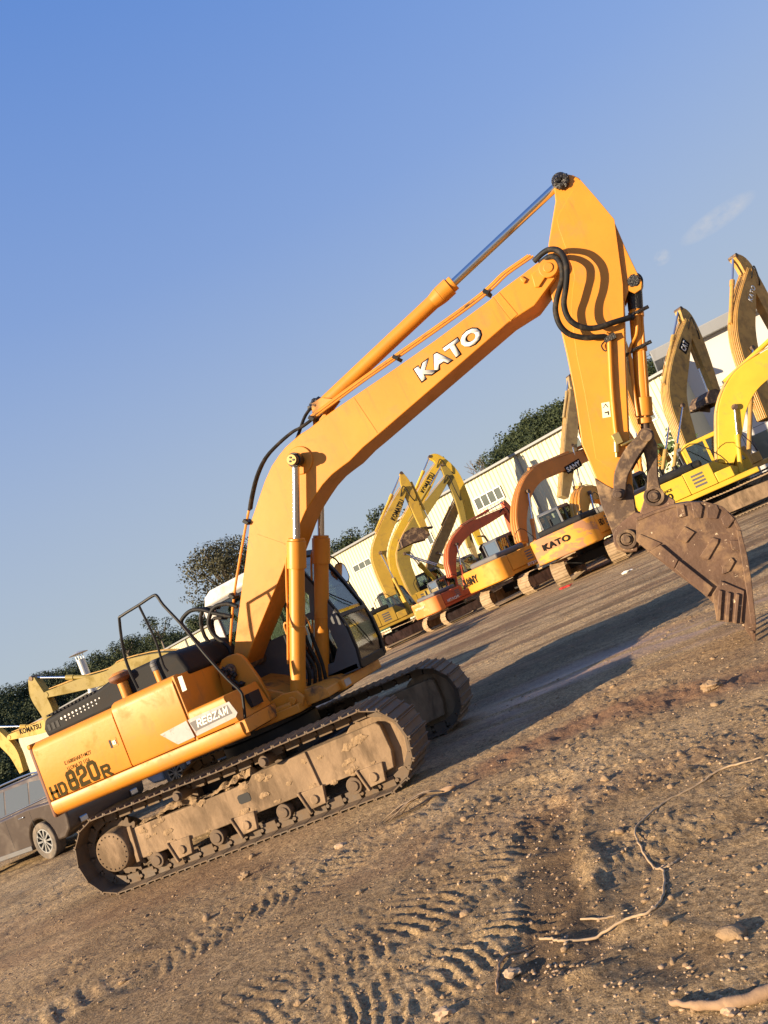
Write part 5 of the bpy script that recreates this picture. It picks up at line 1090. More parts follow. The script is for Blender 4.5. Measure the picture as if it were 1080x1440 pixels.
            am = Vector((arm[len(arm) // 2][0], 0, arm[len(arm) // 2][1])); p0 = t - d * .5 + Vector((0, -hw, 0))
            mb.tube([p0, t + Vector((0, -hw - .12, .12)), (t + am) / 2 + Vector((.05, -.30, -.1)), am + Vector((.08, -.19, 0))], .03, 7, 5); mb.build('hose_loop', M['rubber'], ar)
            if bucket:
                tip = Vector((bucket[0], 0, bucket[1])); dd = tip - e; L = dd.length; ux = dd.normalized(); uz = Vector((-ux.z, 0, ux.x)) * bucket[2]
                prof = [(0, .06), (.12, .30), (.42, .46), (.72, .42), (.95, .22), (1.0, 0), (.92, -.01), (.6, .0), (.1, -.08)]
                P = [e + ux * a * L + uz * b * L for a, b in prof]; pp = [(p.x, p.z) for p in P]; w_ = .52 * s
                mb = MB()
                mb.prism(pp, -w_, -w_ + .03); mb.prism(pp, w_ - .03, w_); bk_ = mb.build('bucket', M['rust_dark'], rt)
                mb = MB(); c_ = pp[:6]; 
                for a, b in zip(c_[:-1], c_[1:]):
                    d = Vector((b[0] - a[0], 0, b[1] - a[1])); mb.obox(((a[0] + b[0]) / 2, 0, (a[1] + b[1]) / 2), d, (0, 1, 0), (-d.z, 0, d.x), d.length / 2 + .01, w_ + .01, .02)
                mb.build('bucket_shell', M['rust_dark'], bk_)
                for k in range(5):
                    y = -w_ + .08 + k * (2 * w_ - .16) / 4; a = P[5]; mb = MB(); mb.obox(a + ux * .08 + Vector((0, y, 0)), ux, (0, 1, 0), uz, .12, .04, .03); mb.build('bucket_tooth', M['rust_dark'], bk_)
                am = Vector((arm[-2][0], 0, arm[-2][1])); top = Vector((arm[1][0], 0, arm[1][1])); sid = (e - top).normalized(); nn = Vector((-sid.z, 0, sid.x))
                if nn.x < 0: nn = -nn
                nn = nn * (1 if bucket[3] > 0 else -1)
                a = top + nn * (.34 * s); b = e + nn * (.42 * s) - sid * .35 * s; ax = (b - a).normalized(); L2 = (b - a).length
                mb = MB(); mb.cyl(a, a + ax * L2 * .62, .075 * s, n=12); bc2 = mb.build('bucket_cylinder', boomm, rt)
                mb = MB(); mb.cyl(a + ax * L2 * .6, b, .038 * s, n=10); mb.build('cylinder_rod', M['chrome'], bc2)
                mb = MB(); mb.obox((b + P[1]) / 2, (P[1] - b), (0, 1, 0), (P[1] - b).cross(Vector((0, 1, 0))), (P[1] - b).length / 2, .09, .05); mb.obox((b + e - sid * .5 * s) / 2, (e - sid * .5 * s - b), (0, 1, 0), (e - sid * .5 * s - b).cross(Vector((0, 1, 0))), (e - sid * .5 * s - b).length / 2, .2, .04); mb.build('bucket_link', M['rust_dark'], rt)
    for t in texts:
        where, st, u0, z0, wd, ht, m = t[:7]
        if where == 'rear': lettering(rt, st, (-2.785 * s, -u0 * s * -1, z0 * s), (0, -1, 0), (0, 0, 1), ht * s, wd * s, M[m], .035, .006)
        if where == 'side': lettering(rt, st, (u0 * s, -1.306 * s, z0 * s), (1, 0, 0), (0, 0, 1), ht * s, wd * s, M[m], .03, .006)
        if where == 'boomL':
            a, b = t[7], t[8]; d = Vector((b[0] - a[0], 0, b[1] - a[1])); n = Vector((d.z, 0, -d.x)).normalized(); lettering(rt, st, (a[0], .25 * s + .004, a[1]), d, n, ht, d.length, M[m], .035, .004)
        if where == 'boom':
            a, b = t[7], t[8]; d = Vector((b[0] - a[0], 0, b[1] - a[1])); n = Vector((-d.z, 0, d.x)).normalized()
            if len(t) > 9:
                q = MB(); e = .08; A_0 = Vector((a[0], 0, a[1])) - d.normalized() * e - n * e; B_ = A_0 + d.normalized() * (d.length + 2 * e); C_ = B_ + n * (ht + 2 * e); D_ = A_0 + n * (ht + 2 * e)
                q.prism([(p.x, p.z) for p in (A_0, B_, C_, D_)], -.25 * s - .006, -.25 * s); q.build('name_plate', M[t[9]], rt)
            lettering(rt, st, (a[0], -.25 * s - .009, a[1]), d, n, ht, d.length, M[m], .035, .004)
    return rt

far_excavator('yellow excavator with a rusty bucket tucked under its folded arm, nearest the cab mirror', (-9.3, 33), 25, 48, 1.0, 'yellow', 'yellow',
    boom=[(0.172, 2.509), (0.254, 3.942), (0.451, 4.871), (1.142, 5.765), (2.293, 6.819), (3.147, 7.625)], arm=[(3.378, 8.486), (3.352, 7.843), (3.331, 6.767), (3.296, 5.531), (3.328, 4.702)],
    bucket=(1.72, 4.66, -1, 1), bw=[.25, .36, .4, .37, .33, .18],
    texts=(('boom', 'KOMATSU', 0, 0, 0, .30, 'ink', *[(1.952, 6.146), (2.873, 6.961)]), ('side', '220', -2.1, 1.35, .6, .3, 'white')))
far_excavator('tall yellow excavator whose curved arm top stands highest above the warehouse roof', (-9.0, 40), 25, 40, 1.1, 'yellow', 'yellow2',
    boom=[(-1.695, 2.132), (-1.513, 4.064), (-0.666, 5.536), (1.674, 7.479), (3.063, 8.581), (3.868, 9.144)], arm=[(3.371, 9.704), (3.776, 9.383), (4.239, 8.087), (4.222, 6.301), (4.046, 3.322)], aw=[.12, .26, .36, .34, .14],
    texts=(('boom', 'KOMATSU', 0, 0, 0, .36, 'ink', *[(2.077, 7.606), (3.17, 8.486)]),), bucket=(4.2, 1.6, 1, 1))
far_excavator('pale yellow excavator standing between the tallest yellow arm and the thin olive boom', (-6.6, 40), 25, 40, 1.05, 'lemon', 'lemon',
    boom=[(-3.26, 1.43), (-3.29, 2.848), (-3.023, 4.621), (-1.588, 6.009), (0.298, 7.187), (1.459, 7.916)], arm=[(1.448, 8.754), (1.575, 8.063), (1.5, 6.29), (0.909, 3.408)], aw=[.1, .25, .2, .1], bucket=None)
far_excavator('worn olive excavator with thin raised boom in front of the cream warehouse wall', (-5.5, 43), 25, 40, 1.0, 'brown', 'brown',
    boom=[(-3.776, 1.526), (-3.761, 2.996), (-3.021, 3.966), (-1.66, 5.182), (-0.872, 5.905), (-0.262, 6.456)], bw=[.2, .3, .33, .3, .26, .2], arm=[(-0.321, 6.888), (-0.293, 6.165), (-0.668, 3.905), (-0.736, 2.435)], aw=[.1, .2, .2, .1])
far_excavator('red orange excavator with a low curved boom, between the yellow ones and the orange one', (-5.6, 31.5), 56, 50, .80, 'red', 'red', cwm='peelr', hood='hood_faded',
    boom=[(0.47, 2.082), (0.777, 2.863), (1.407, 3.559), (2.641, 4.059), (4.211, 4.201), (5.906, 4.336)], arm=[(6.218, 4.821), (6.291, 4.363), (6.094, 3.586), (5.895, 2.904)], bw=[.20, .32, .36, .36, .32, .2], aw=[.12, .3, .3, .14],
    bucket=(6.2, 2.1, 1, 1), texts=(('rear', 'HITACHI', .55, 1.55, .9, .16, 'cream'), ('side', 'HITACHI', -1.7, 1.3, 1.0, .18, 'white')))
far_excavator('orange excavator with a black name plate on its long flat boom', (-1.2, 28.4), 56, 66, 1.0, 'orangeY', 'orange', hood='hood_faded',
    boom=[(0.569, 2.195), (1.08, 3.282), (2.076, 4.31), (3.411, 4.922), (5.374, 5.035), (7.894, 5.058), (10.994, 5.128)], bw=[.22, .31, .35, .37, .36, .30, .2], arm=[(11.635, 5.774), (11.829, 5.121), (11.556, 3.791), (11.0, 2.211)], rodm='black',
    texts=(('rear', 'SANY', 1.05, 1.38, 1.0, .36, 'ink'), ('boom', 'SANY', 0, 0, 0, .26, 'white', *[(5.542, 4.519), (6.74, 4.672)], 'ink'), ('side', 'SY215C', -1.0, 1.14, .9, .12, 'white')), bucket=(10.0, 1.6, 1, 1))
far_excavator('orange excavator with peeling paint on the counterweight facing the yard', (2.3, 24.3), 76, 86, 1.0, 'orangeY', 'orangeY', cwm='peel',
    boom=[(.1, 1.8), (.8, 2.5), (1.8, 2.9), (3.2, 2.8), (4.8, 2.4)], arm=[(5.2, 2.9), (5.0, 2.2), (4.8, 1.2)],
    texts=(('rear', 'KATO', .72, 1.48, 1.15, .24, 'ink'), ('side', 'HD1', -1.7, 1.5, .55, .25, 'ink')), bucket=None)
far_excavator('faded olive excavator whose upright boom shows just left of the foreground arm', (1.0, 33), 35, 35, .95, 'tan', 'brown',
    boom=[(0.389, 3.486), (1.06, 4.431), (1.92, 5.732), (2.76, 7.072), (3.429, 8.085), (3.536, 8.55)], bw=[.22, .3, .36, .34, .3, .2], arm=[(3.756, 9.232), (3.709, 8.617), (3.406, 7.259), (2.726, 5.028)], bucket=None)
far_excavator('orange excavator whose boom shows between the foreground arm and bucket cylinder', (4.4, 31.0), 46, 46, 1.0, 'orangeY', 'orangeY', hood='hood_faded',
    boom=[(2.97, 2.921), (2.779, 4.287), (2.848, 5.742), (3.074, 7.052), (3.438, 8.348), (3.741, 9.477)], bw=[.24, .36, .42, .45, .4, .3], arm=[(3.647, 9.902), (3.344, 8.769), (3.006, 7.267), (2.61, 5.613)], bucket=None, pipes=5)
Y1 = far_excavator('bright yellow excavator seen side-on behind the bucket, with a yellow cab frame', (7.4, 21.0), 3, 3, 1.0, 'yellow2', 'yellow2', cabm='yellow2',
    boom=[(0.476, 1.729), (1.002, 2.604), (1.437, 3.333), (2.001, 3.86), (2.658, 4.117), (3.591, 4.252), (4.825, 4.352)], bw=[.24, .38, .44, .46, .44, .4, .3], arm=[(5.101, 5.461), (5.033, 4.294), (4.626, 2.653), (4.131, 1.328)],
    texts=(('side', '200', -2.15, 1.35, .55, .22, 'ink'), ('side', 'AVANCE', -2.05, 1.62, .5, .09, 'ink')), bucket=(7.2, .3, 1, 1))
far_excavator('tan excavator with a dark name plate on its boom and its bucket held high', (5.0, 26.0), 48, 48, 1.0, 'tan', 'tan', hood='hood_faded',
    boom=[(3.529, 2.365), (3.85, 3.644), (4.115, 4.787), (4.619, 5.713), (5.903, 7.027), (7.384, 8.373)], bw=[.28, .42, .50, .5, .42, .2], arm=[(7.318, 9.096), (7.455, 8.62), (7.404, 7.437), (7.144, 5.835), (6.888, 4.258)], aw=[.12, .34, .36, .28, .14], pipes=6,
    bucket=(*[(5.552, 4.455)][0], -1, -1), rodm='steelblue', texts=(('boom', 'CAT', 0, 0, 0, .30, 'white', *[(6.059, 7.029), (6.509, 7.369)], 'ink'),))
far_excavator('ochre excavator reaching highest at the right edge, behind the bright yellow one', (8.2, 25.5), 46, 46, 1.05, 'ochre', 'ochre',
    boom=[(3.515, 2.71), (3.901, 4.26), (4.272, 5.68), (4.815, 6.749), (5.717, 7.771), (6.924, 8.988)], bw=[.28, .42, .50, .5, .42, .2], arm=[(6.49, 9.857), (6.797, 9.371), (6.885, 8.244), (6.873, 6.648), (6.835, 4.9)], aw=[.12, .30, .36, .3, .14], pipes=5,
    rodm='steelblue', bucket=None, texts=(('boom', 'KATO', 0, 0, 0, .26, 'white', *[(5.824, 7.574), (6.523, 8.173)]),))
far_excavator('dull yellow excavator behind the engine hood, boom lowered and arm hanging at the left', (-10.4, 16.5), 180, 180, 1.0, 'lemon', 'lemon',
    boom=[(.1, 1.85), (1.0, 2.9), (2.0, 3.45)] + [(3.709, 3.814), (4.367, 3.73), (5.776, 3.93), (7.269, 4.122)], bw=[.2, .28, .28, .25, .24, .22, .12], flip=-1,
    arm=[(7.726, 4.94), (7.736, 4.299), (7.595, 3.518), (7.634, 2.52)], aw=[.16, .33, .30, .14], bucket=None, pipes=2)
far_excavator('yellow excavator with lowered boom at the left picture edge, above the brown car', (-19.2, 23), 180, 180, 1.0, 'yellow', 'yellow',
    boom=[(.1, 1.85), (1.0, 2.9)] + [(2.808, 3.181), (3.831, 3.379), (5.396, 3.446), (7.266, 3.646)], bw=[.2, .3, .33, .32, .28, .14], flip=-1,
    arm=[(8.131, 4.441), (7.83, 3.664), (7.451, 2.866), (7.372, 1.849)], aw=[.14, .3, .28, .14], pipes=2, bucket=None,
    texts=(('boomL', 'KOMATSU', 0, 0, 0, .26, 'ink', *[(6.562, 3.539), (5.239, 3.388)]),))
far_excavator('small teal green excavator seen just right of the cab mirror', (-13.2, 38), 200, 200, .85, 'teal', 'teal', boom=[(.1, 1.6), (.8, 2.4), (1.8, 2.7), (3.0, 2.3)], arm=[(3.0, 2.8), (3.2, 2.2), (3.1, 1.2)], aw=[.1, .25, .1], bucket=None)

# ------------------------------------------------------------------ cars
def disc_spokes(mb, c, sy, r, n=10):
    for k in range(n):
        for w_, o_ in ((.010, -.05), (.010, .05)):
            a = 2 * math.pi * k / n + o_; mb.obox((c[0] + math.cos(a) * r * .56, c[1] + sy * .012, c[2] + math.sin(a) * r * .56), (math.cos(a), 0, math.sin(a)), (0, 1, 0), (-math.sin(a), 0, math.cos(a)), r * .40, .012, w_)
def car(label, loc, rz, paint, roof_rails=True, suv=True):
    t = thing('parked_car', label, 'car', (*loc, 0), rz, None)
    hz = 1.0 if suv else .86
    # side profile of the lower body, x forward
    low = [(-2.32, .42), (-2.36, .62), (-2.33, .92 * hz), (-2.25, 1.02 * hz), (-1.2, 1.06 * hz), (.9, 1.0 * hz), (1.5, .98 * hz), (2.1, .86 * hz), (2.33, .70), (2.36, .45), (2.2, .30), (-2.1, .28)]
    def arch(cx):
        return [(cx + .43 * math.cos(a), .36 + .43 * math.sin(a)) for a in [math.pi * k / 10 for k in range(11)]]
    prof = [(-2.1, .28), (-2.32, .42), (-2.36, .62), (-2.33, .92 * hz), (-2.25, 1.02 * hz), (-1.2, 1.07 * hz), (.9, 1.0 * hz), (1.5, .97 * hz), (2.1, .86 * hz), (2.33, .70), (2.36, .45), (2.2, .30), (1.83, .28)] + arch(1.40) + [(.97, .26), (-.97, .26)] + arch(-1.40) + [(-1.83, .28)]
    p2 = prof
    mb = MB(); mb.prism(p2, -.93, .93); bd = mb.build('car_body', paint, t, bevel=.045, seg=3)
    mb = MB(); g0 = [(-2.22, 1.03 * hz), (-1.95, 1.45 * hz + .08), (-1.7, 1.60 * hz), (.15, 1.62 * hz), (.55, 1.52 * hz), (1.25, .99 * hz)]
    n = len(g0); v = [(x, -.90 + (z - 1.0 * hz) * .30, z) for x, z in g0] + [(x, .90 - (z - 1.0 * hz) * .30, z) for x, z in g0]
    mb.add(v, [tuple(range(n))[::-1], tuple(range(n, 2 * n))] + [(i, (i + 1) % n, n + (i + 1) % n, n + i) for i in range(n)]); mb.build('greenhouse', paint, t, bevel=.03, seg=3)
    for sy in (-1, 1):
        def sw(nm, pts):
            q = MB(); d = [(x, sy * (.905 - (z - 1.0 * hz) * .30), z) for x, z in pts]; e = [(x, y - sy * .01, z) for x, y, z in d]; k = len(pts)
            q.add(d + e, [tuple(range(k)), tuple(range(2 * k - 1, k - 1, -1))] + [(i, k + i, k + (i + 1) % k, (i + 1) % k) for i in range(k)]); return q.build(nm, M['carglass'], t)
        sw('side_window', [(-1.90, 1.16 * hz), (-1.72, 1.47 * hz), (-1.30, 1.52 * hz), (-1.30, 1.12 * hz)]); sw('side_window', [(-1.24, 1.12 * hz), (-1.24, 1.52 * hz), (-.40, 1.54 * hz), (-.40, 1.10 * hz)])
        sw('side_window', [(-.34, 1.10 * hz), (-.34, 1.54 * hz), (.35, 1.50 * hz), (.98, 1.08 * hz)])
        mb = MB(); mb.tube([(-1.85, sy * .78, 1.56 * hz), (-1.5, sy * .76, 1.66 * hz), (0, sy * .76, 1.67 * hz), (.3, sy * .78, 1.58 * hz)], .018, 8, 3)
        if roof_rails: mb.build('roof_rail', M['chrome'], t)
        mb = MB(); mb.tube([(-1.93, sy * .89, 1.13 * hz), (-.4, sy * .90, 1.085 * hz), (1.0, sy * .90, 1.06 * hz)], .008, 6, 2); mb.build('window_trim', M['chrome'], t)
        for x in (-.95, .05):
            mb = MB(); mb.obox((x, sy * .942, .93 * hz), (1, 0, 0), (0, 1, 0), (0, 0, 1), .10, .014, .014); mb.build('door_handle', M['chrome'], t, bevel=.005)
        mb = MB()
        for x in (-1.27, -.37, .75): mb.box(x, x + .008, *((-.932, -.92) if sy < 0 else (.92, .932)), .42, 1.0 * hz)
        mb.build('door_gap', M['dark'], t)
        mb = MB(); mb.box(-.95, .95, *((-.945, -.92) if sy < 0 else (.92, .945)), .27, .36); mb.build('sill_trim', M['hood_faded'], t, bevel=.01)
        for x in (-1.40, 1.40):
            mb = MB(); mb.ring((x, sy * .93, .36), (x, sy * .70, .36), .36, .235, n=36); wl = mb.build('wheel', M['tyre'], t, bevel=.02)
            mb = MB(); mb.ring((x, sy * .925, .36), (x, sy * .74, .36), .24, .215, n=36); disc_spokes(mb, (x, sy * .90, .36), sy, .235); mb.cyl((x, sy * .92, .36), (x, sy * .88, .36), .045, n=16); mb.build('rim', M['alloy'], wl)
            mb = MB(); mb.cyl((x, sy * .86, .36), (x, sy * .84, .36), .22, n=24); mb.build('brake_disc', M['dark'], wl)
        mb = MB(); mb.box(-2.37, -2.05, *((-.94, -.55) if sy < 0 else (.55, .94)), .80 * hz, .95 * hz); mb.build('taillight', M['taillight'], t, bevel=.03)
        mb = MB(); mb.box(2.12, 2.34, *((-.9, -.5) if sy < 0 else (.5, .9)), .68, .80); mb.build('headlight', M['carglass'], t, bevel=.03)
        mb = MB(); mb.prism([(-2.385, .44), (-2.385, .52), (-2.36, .54), (-2.36, .42)], sy * .62 - .08, sy * .62 + .08); mb.build('exhaust_trim', M['alloy'], t)
    mb = MB(); g = [(-2.235, 1.09 * hz), (-1.985, 1.50 * hz)]; mb.add([(g[0][0], -.78, g[0][1]), (g[0][0], .78, g[0][1]), (g[1][0], .68, g[1][1]), (g[1][0], -.68, g[1][1])], [(0, 1, 2, 3)]); mb.build('rear_window', M['carglass'], t)
    mb = MB(); mb.box(-2.39, -2.37, -.23, .23, .72, .86); mb.build('licence_plate', M['plate'], t, bevel=.004)
    return t
M['carglass'] = mat('tinted car glass', (.09, .10, .105), .06, vary=0, spec=.9); M['tyre'] = mat('dusty tyre', (.10, .085, .07), .9, dirt=(.24, .19, .14), scale=6, amt=(.4, .7))
M['alloy'] = mat('alloy wheel', (.55, .55, .54), .3, metal=.9); M['taillight'] = mat('dull red taillight', (.16, .015, .012), .25, vary=0); M['plate'] = mat('blue licence plate', (.06, .09, .25), .4)
M['carbrown'] = mat('metallic brown car paint', (.075, .055, .044), .3, metal=.35, coat=.5, dirt=(.10, .075, .055), amt=(.5, .9), scale=2)
M['carsilver'] = mat('silver white car paint', (.50, .52, .55), .3, metal=.2, coat=.6, dirt=(.38, .33, .28), amt=(.5, .9), scale=2)
def placed(cx, cy, hd, lx, ly):   # where the car's origin must stand so that local point (lx,ly) is at (cx,cy)
    a = R(hd); return (cx - (lx * math.cos(a) - ly * math.sin(a)), cy - (lx * math.sin(a) + ly * math.cos(a)))
car('dark brown metallic SUV parked behind the excavator tail, at the left edge', placed(-7.63, 3.71, 166, -1.40, .93), R(166), M['carbrown'])
car('silver white saloon car half hidden behind the amber side panels', placed(-6.58, 6.80, 168, 1.40, .93), R(168), M['carsilver'], False, False)

# ------------------------------------------------------------------ buildings
M['cream'] = M['cream']; M['wall_cream'] = mat('cream sheet cladding', (.60, .57, .40), .6, dirt=(.44, .40, .24), amt=(.55, .85), scale=.5, vary=.06, stretch=(1, 1, .3))
M['wall_white'] = mat('white wall panels', (.58, .56, .53), .6, dirt=(.55, .52, .48), amt=(.6, .9), scale=.4, vary=.04)
M['roofgrey'] = mat('grey roof sheet', (.22, .23, .24), .5, dirt=(.14, .14, .14), scale=.4); M['winglass'] = mat('dusty window glass', (.10, .115, .10), .12, dirt=(.20, .21, .17), scale=1, spec=.8)
M['frame_al'] = mat('aluminium frame', (.5, .5, .48), .45, metal=.3)
WX, WY, WA = 8.6, 40.55, 153.7
wh = thing('warehouse', 'long cream corrugated warehouse with strip windows behind the parked machines', 'warehouse', (WX, WY, 0), R(WA))
mb = MB(); pf = [(0, 0)]; x = 0          # trapezoidal sheet in plan
Lw = 112.0
while x < Lw: pf += [(x + .18, 0), (x + .22, .05), (x + .30, .05), (x + .34, 0)]; x += .34
n = len(pf); mb.add([(a, b, 0) for a, b in pf] + [(a, b, 7.9) for a, b in pf], [(i, i + 1, n + i + 1, n + i) for i in range(n - 1)])
mb.box(0, Lw, -24, -.02, 0, 7.88)
mb.build('wall', M['wall_cream'], wh, angle=20)
mb = MB(); yz_sweep(mb, [(.35, 7.9), (.35, 8.05), (-12, 9.6), (-24.4, 8.05), (-24.4, 7.9)], -.3, Lw + .3); mb.build('roof', M['roofgrey'], wh)
def wwin(px, panes=4, nm='window'):
    us = [p[0] for p in px]; zs = [p[1] for p in px]; u0, u1, z0, z1 = min(us), max(us), min(zs), max(zs)
    q = MB(); q.box(u0, u1, .03, .07, z0, z1); w_ = q.build(nm, M['winglass'], wh)
    q = MB()
    for k in range(panes + 1): c = u0 + (u1 - u0) * k / panes; q.box(c - .04, c + .04, .05, .11, z0 - .05, z1 + .05)
    q.box(u0, u1, .05, .10, z0 - .08, z0); q.box(u0, u1, .05, .10, z1, z1 + .08); q.build('window_frame', M['frame_al'], w_)
wwin([[(15.902, 6.551)][0], [(13.414, 5.785)][0]])
wwin([[(29.974, 6.365)][0], [(27.756, 5.897)][0]], 3)
wwin([[(59.596, 6.515)][0], [(56.249, 5.779)][0]], 4)
wwin([[(21.285, 5.922)][0], [(20.804, 5.161)][0]], 1)
wwin([[(7.828, 6.936)][0], [(6.383, 6.26)][0]], 3); wwin([[(2.674, 6.209)][0], [(1.33, 5.776)][0]], 3)
wwin([(84, 4.0), (88, 5.0)], 4); wwin([(70, 4.0), (74, 5.0)], 4)
for u in [[(11.205, 7.623)][0][0], 33.0, 45.0, 58, 71, 84]:
    q = MB(); q.cyl((u, .12, 0), (u, .12, 7.85), .07, n=8); q.build('downpipe', M['roofgrey'], wh)
ob = thing('office_building', 'white flat-fronted building with grey roof edge at the right, behind the tan machine', 'building', (9.2, 43.2, 0), R(-3))
mb = MB(); mb.box(0, 38, 0, 14, 0, 9.0); mb.build('wall', M['wall_white'], ob)
mb = MB(); mb.box(-.5, 38.5, -.6, 14.5, 9.0, 9.7); mb.build('roof', M['roofgrey'], ob, bevel=.05)
mb = MB()
for k in range(1, 19): mb.box(k * 2 - .015, k * 2 + .015, -.006, .01, 0, 8.9)
for z in (3, 6): mb.box(0, 38, -.005, .01, z - .015, z + .015)
mb.build('panel_joints', M['decalgrey'], ob)
for k in range(6):
    for z in (1.0, 4.6):
        q = MB(); q.box(2.4 + k * 5.5, 4.8 + k * 5.5, -.05, -.007, z, z + 1.6); w_ = q.build('window', M['winglass'], ob)
        q = MB(); 
        for a in (2.4, 3.6, 4.8): q.box(a + k * 5.5 - .05, a + k * 5.5 + .05, -.09, -.04, z - .05, z + 1.65)
        q.box(2.35 + k * 5.5, 4.85 + k * 5.5, -.09, -.04, z - .1, z - .05); q.build('window_frame', M['decalgrey'], w_)
# galvanised vent pipe
vp = [(-8.288, 6.475), (-8.33, 5.834)]
u_, z_ = vp[0]; vx, vy = -17 + u_ * math.cos(R(17)), 30 + u_ * math.sin(R(17))
t = thing('vent_pipe', 'galvanised vent pipe with a flat rain cap rising behind the lowered boom', 'vent pipe', (vx, vy, 0))
mb = MB(); mb.cyl((0, 0, 0), (0, 0, z_ - .35), .22, n=20); mb.cyl((0, 0, z_ - 2.2), (0, 0, z_ - 2.1), .26, n=20); mb.build('pipe', M['frame_al'], t)
mb = MB(); mb.cyl((0, 0, z_ - .02), (0, 0, z_ + .12), .52, .05, n=24); mb.build('rain_cap', M['frame_al'], t)
mb = MB()
for k in range(4): mb.box(.2 * math.cos(k * 1.57 + .4) - .015, .2 * math.cos(k * 1.57 + .4) + .015, .2 * math.sin(k * 1.57 + .4) - .015, .2 * math.sin(k * 1.57 + .4) + .015, z_ - .4, z_)
mb.build('cap_strut', M['frame_al'], t)
# orange rags on the ground near the far tracks
for k, (p, lab) in enumerate((([(1.248, 20.696)][0], 'crumpled orange rag on the ground before the peeling counterweight machine'), ([(3.741, 15.282)][0], 'small crumpled white litter lying on the far ground below the bucket'))):
    mb = MB(); mb.blob((0, 0, .04), .13 if k == 0 else .09, 5 + k, 3, 1.1, (1.4, .8, .35)); o = mb.build('litter', M['litter_orange'] if False else (M['red'] if k == 0 else M['white']), None, loc=(p[0], p[1], gz(*p))); tag(o, lab, 'litter')
# ------------------------------------------------------------------ hills and trees
def leafmat(name, a, b_):
    m = bpy.data.materials.new(name); m.use_nodes = True; nt = m.node_tree; b = nt.nodes['Principled BSDF']
    tc = nt.nodes.new('ShaderNodeTexCoord').outputs['Object']
    nt.links.new(ramp(nt, nz(nt, tc, .55, 5, .7), [(.3, a), (.7, b_)]), b.inputs['Base Color']); b.inputs['Roughness'].default_value = .7; b.inputs['Specular IOR Level'].default_value = .2
    return m
LF = [leafmat('dark evergreen leaves', (.020, .031, .013), (.058, .072, .028)), leafmat('olive leaves', (.036, .038, .022), (.095, .09, .05))]
BARK = mat('grey bark', (.20, .16, .12), .9, vary=.2)
def leaf_mesh(name, lobes, size, dens, rng, mt, parent=None, loc=None, kind=None):
    """leaf sized faces spread through every lobe (x,y,z,rx,ry,rz)"""
    L = np.array(lobes); cnt = np.maximum(8, (dens * (L[:, 3] * L[:, 4] * L[:, 5]) ** (2 / 3)).astype(int)); idx = np.repeat(np.arange(len(L)), cnt); n = len(idx)
    d = rng.normal(size=(n, 3)); d /= np.linalg.norm(d, axis=1)[:, None]; rr = .55 + .5 * rng.random(n) ** .6
    bump = 1 + .18 * np.sin(d[:, 0] * 5 + idx) * np.cos(d[:, 2] * 6 + idx * 2)
    c = L[idx, :3] + d * L[idx, 3:6] * (rr * bump)[:, None]
    nrm = d + rng.normal(size=(n, 3)) * .55; nrm /= np.linalg.norm(nrm, axis=1)[:, None]
    t = np.cross(nrm, rng.normal(size=(n, 3))); t /= np.linalg.norm(t, axis=1)[:, None]; b = np.cross(nrm, t)
    s = size * (.6 + .8 * rng.random(n))[:, None]; t = t * s; b = b * s * .6
    V = np.stack([c - t, c - b * .9 + t * .1, c + t, c + b], 1).reshape(-1, 3)
    m = bpy.data.meshes.new(name); m.vertices.add(len(V)); m.vertices.foreach_set('co', V.ravel()); m.loops.add(len(V)); m.loops.foreach_set('vertex_index', np.arange(len(V)))
    m.polygons.add(n); m.polygons.foreach_set('loop_start', np.arange(n) * 4); m.update(); m.materials.append(mt)
    o = bpy.data.objects.new(name, m); COL.objects.link(o)
    if parent: o.parent = parent
    if kind: o['kind'] = kind
    return o
def polar(az, el, dist):
    a = R(az); return (5.333 + dist * math.cos(a), -9.267 + dist * math.sin(a), 1.676 + dist * math.tan(R(el)))
RIDGE = [(60, 5.5), (70, 6.3), (78, 7.2), (81.5, 7.5), (86.5, 7.9), (89, 8.2), (92.7, 8.0), (95.5, 8.0), (97.6, 7.2), (99, 5.9), (100.8, 5.3), (103, 5.0), (107.6, 5.2), (112, 4.8), (117, 4.4), (120.6, 4.2), (125.2, 4.5), (130.4, 4.9), (134.4, 4.9), (142, 5.4), (155, 5)]
def ridge(az): return float(np.interp(az, [a for a, e in RIDGE], [e for a, e in RIDGE]))
def wall_d(az):      # distance to the back of the warehouse in this direction
    a = R(az); dx, dy = math.cos(a), math.sin(a); wx, wy = math.cos(R(153.7)), math.sin(R(153.7)); ox, oy = 8.6 + 10.6 - 5.333, 40.55 + 21.5 + 9.267
    den = dx * wy - dy * wx
    t = (ox * wy - oy * wx) / den if abs(den) > .05 else 400
    return min(175, max(72, t)) if t > 0 else 175
def hill_z(az, d):
    D0 = wall_d(az) + 8; D1 = D0 + 90; e = ridge(az); top = 1.676 + D1 * math.tan(R(e)) - 3.5; t = min(1, max(0, (d - D0) / (D1 - D0))); t = t * t * (3 - 2 * t)
    z = top * t
    return z if d <= D1 else top * max(0, 1 - (d - D1) / 140.)
azs = np.arange(56, 160, 1.0); ds = [-2, 4, 10, 16, 24, 32, 40, 48, 56, 64, 72, 80, 90, 120, 160, 220]
V = []; Fc = []
for d in ds:
    for a in azs:
        dd = wall_d(a) + 8 + d; x, y, _ = polar(a, 0, dd); V.append((x, y, hill_z(a, dd) - .05))
na_ = len(azs)
for i in range(len(ds) - 1):
    for j in range(na_ - 1): Fc.append((i * na_ + j, i * na_ + j + 1, (i + 1) * na_ + j + 1, (i + 1) * na_ + j))
mb = MB(); mb.add(V, Fc); tag(mb.build('hill', mat('dark hillside soil', (.07, .065, .035), .95), None, angle=180), kind='structure')
rng = np.random.default_rng(21); lob = []
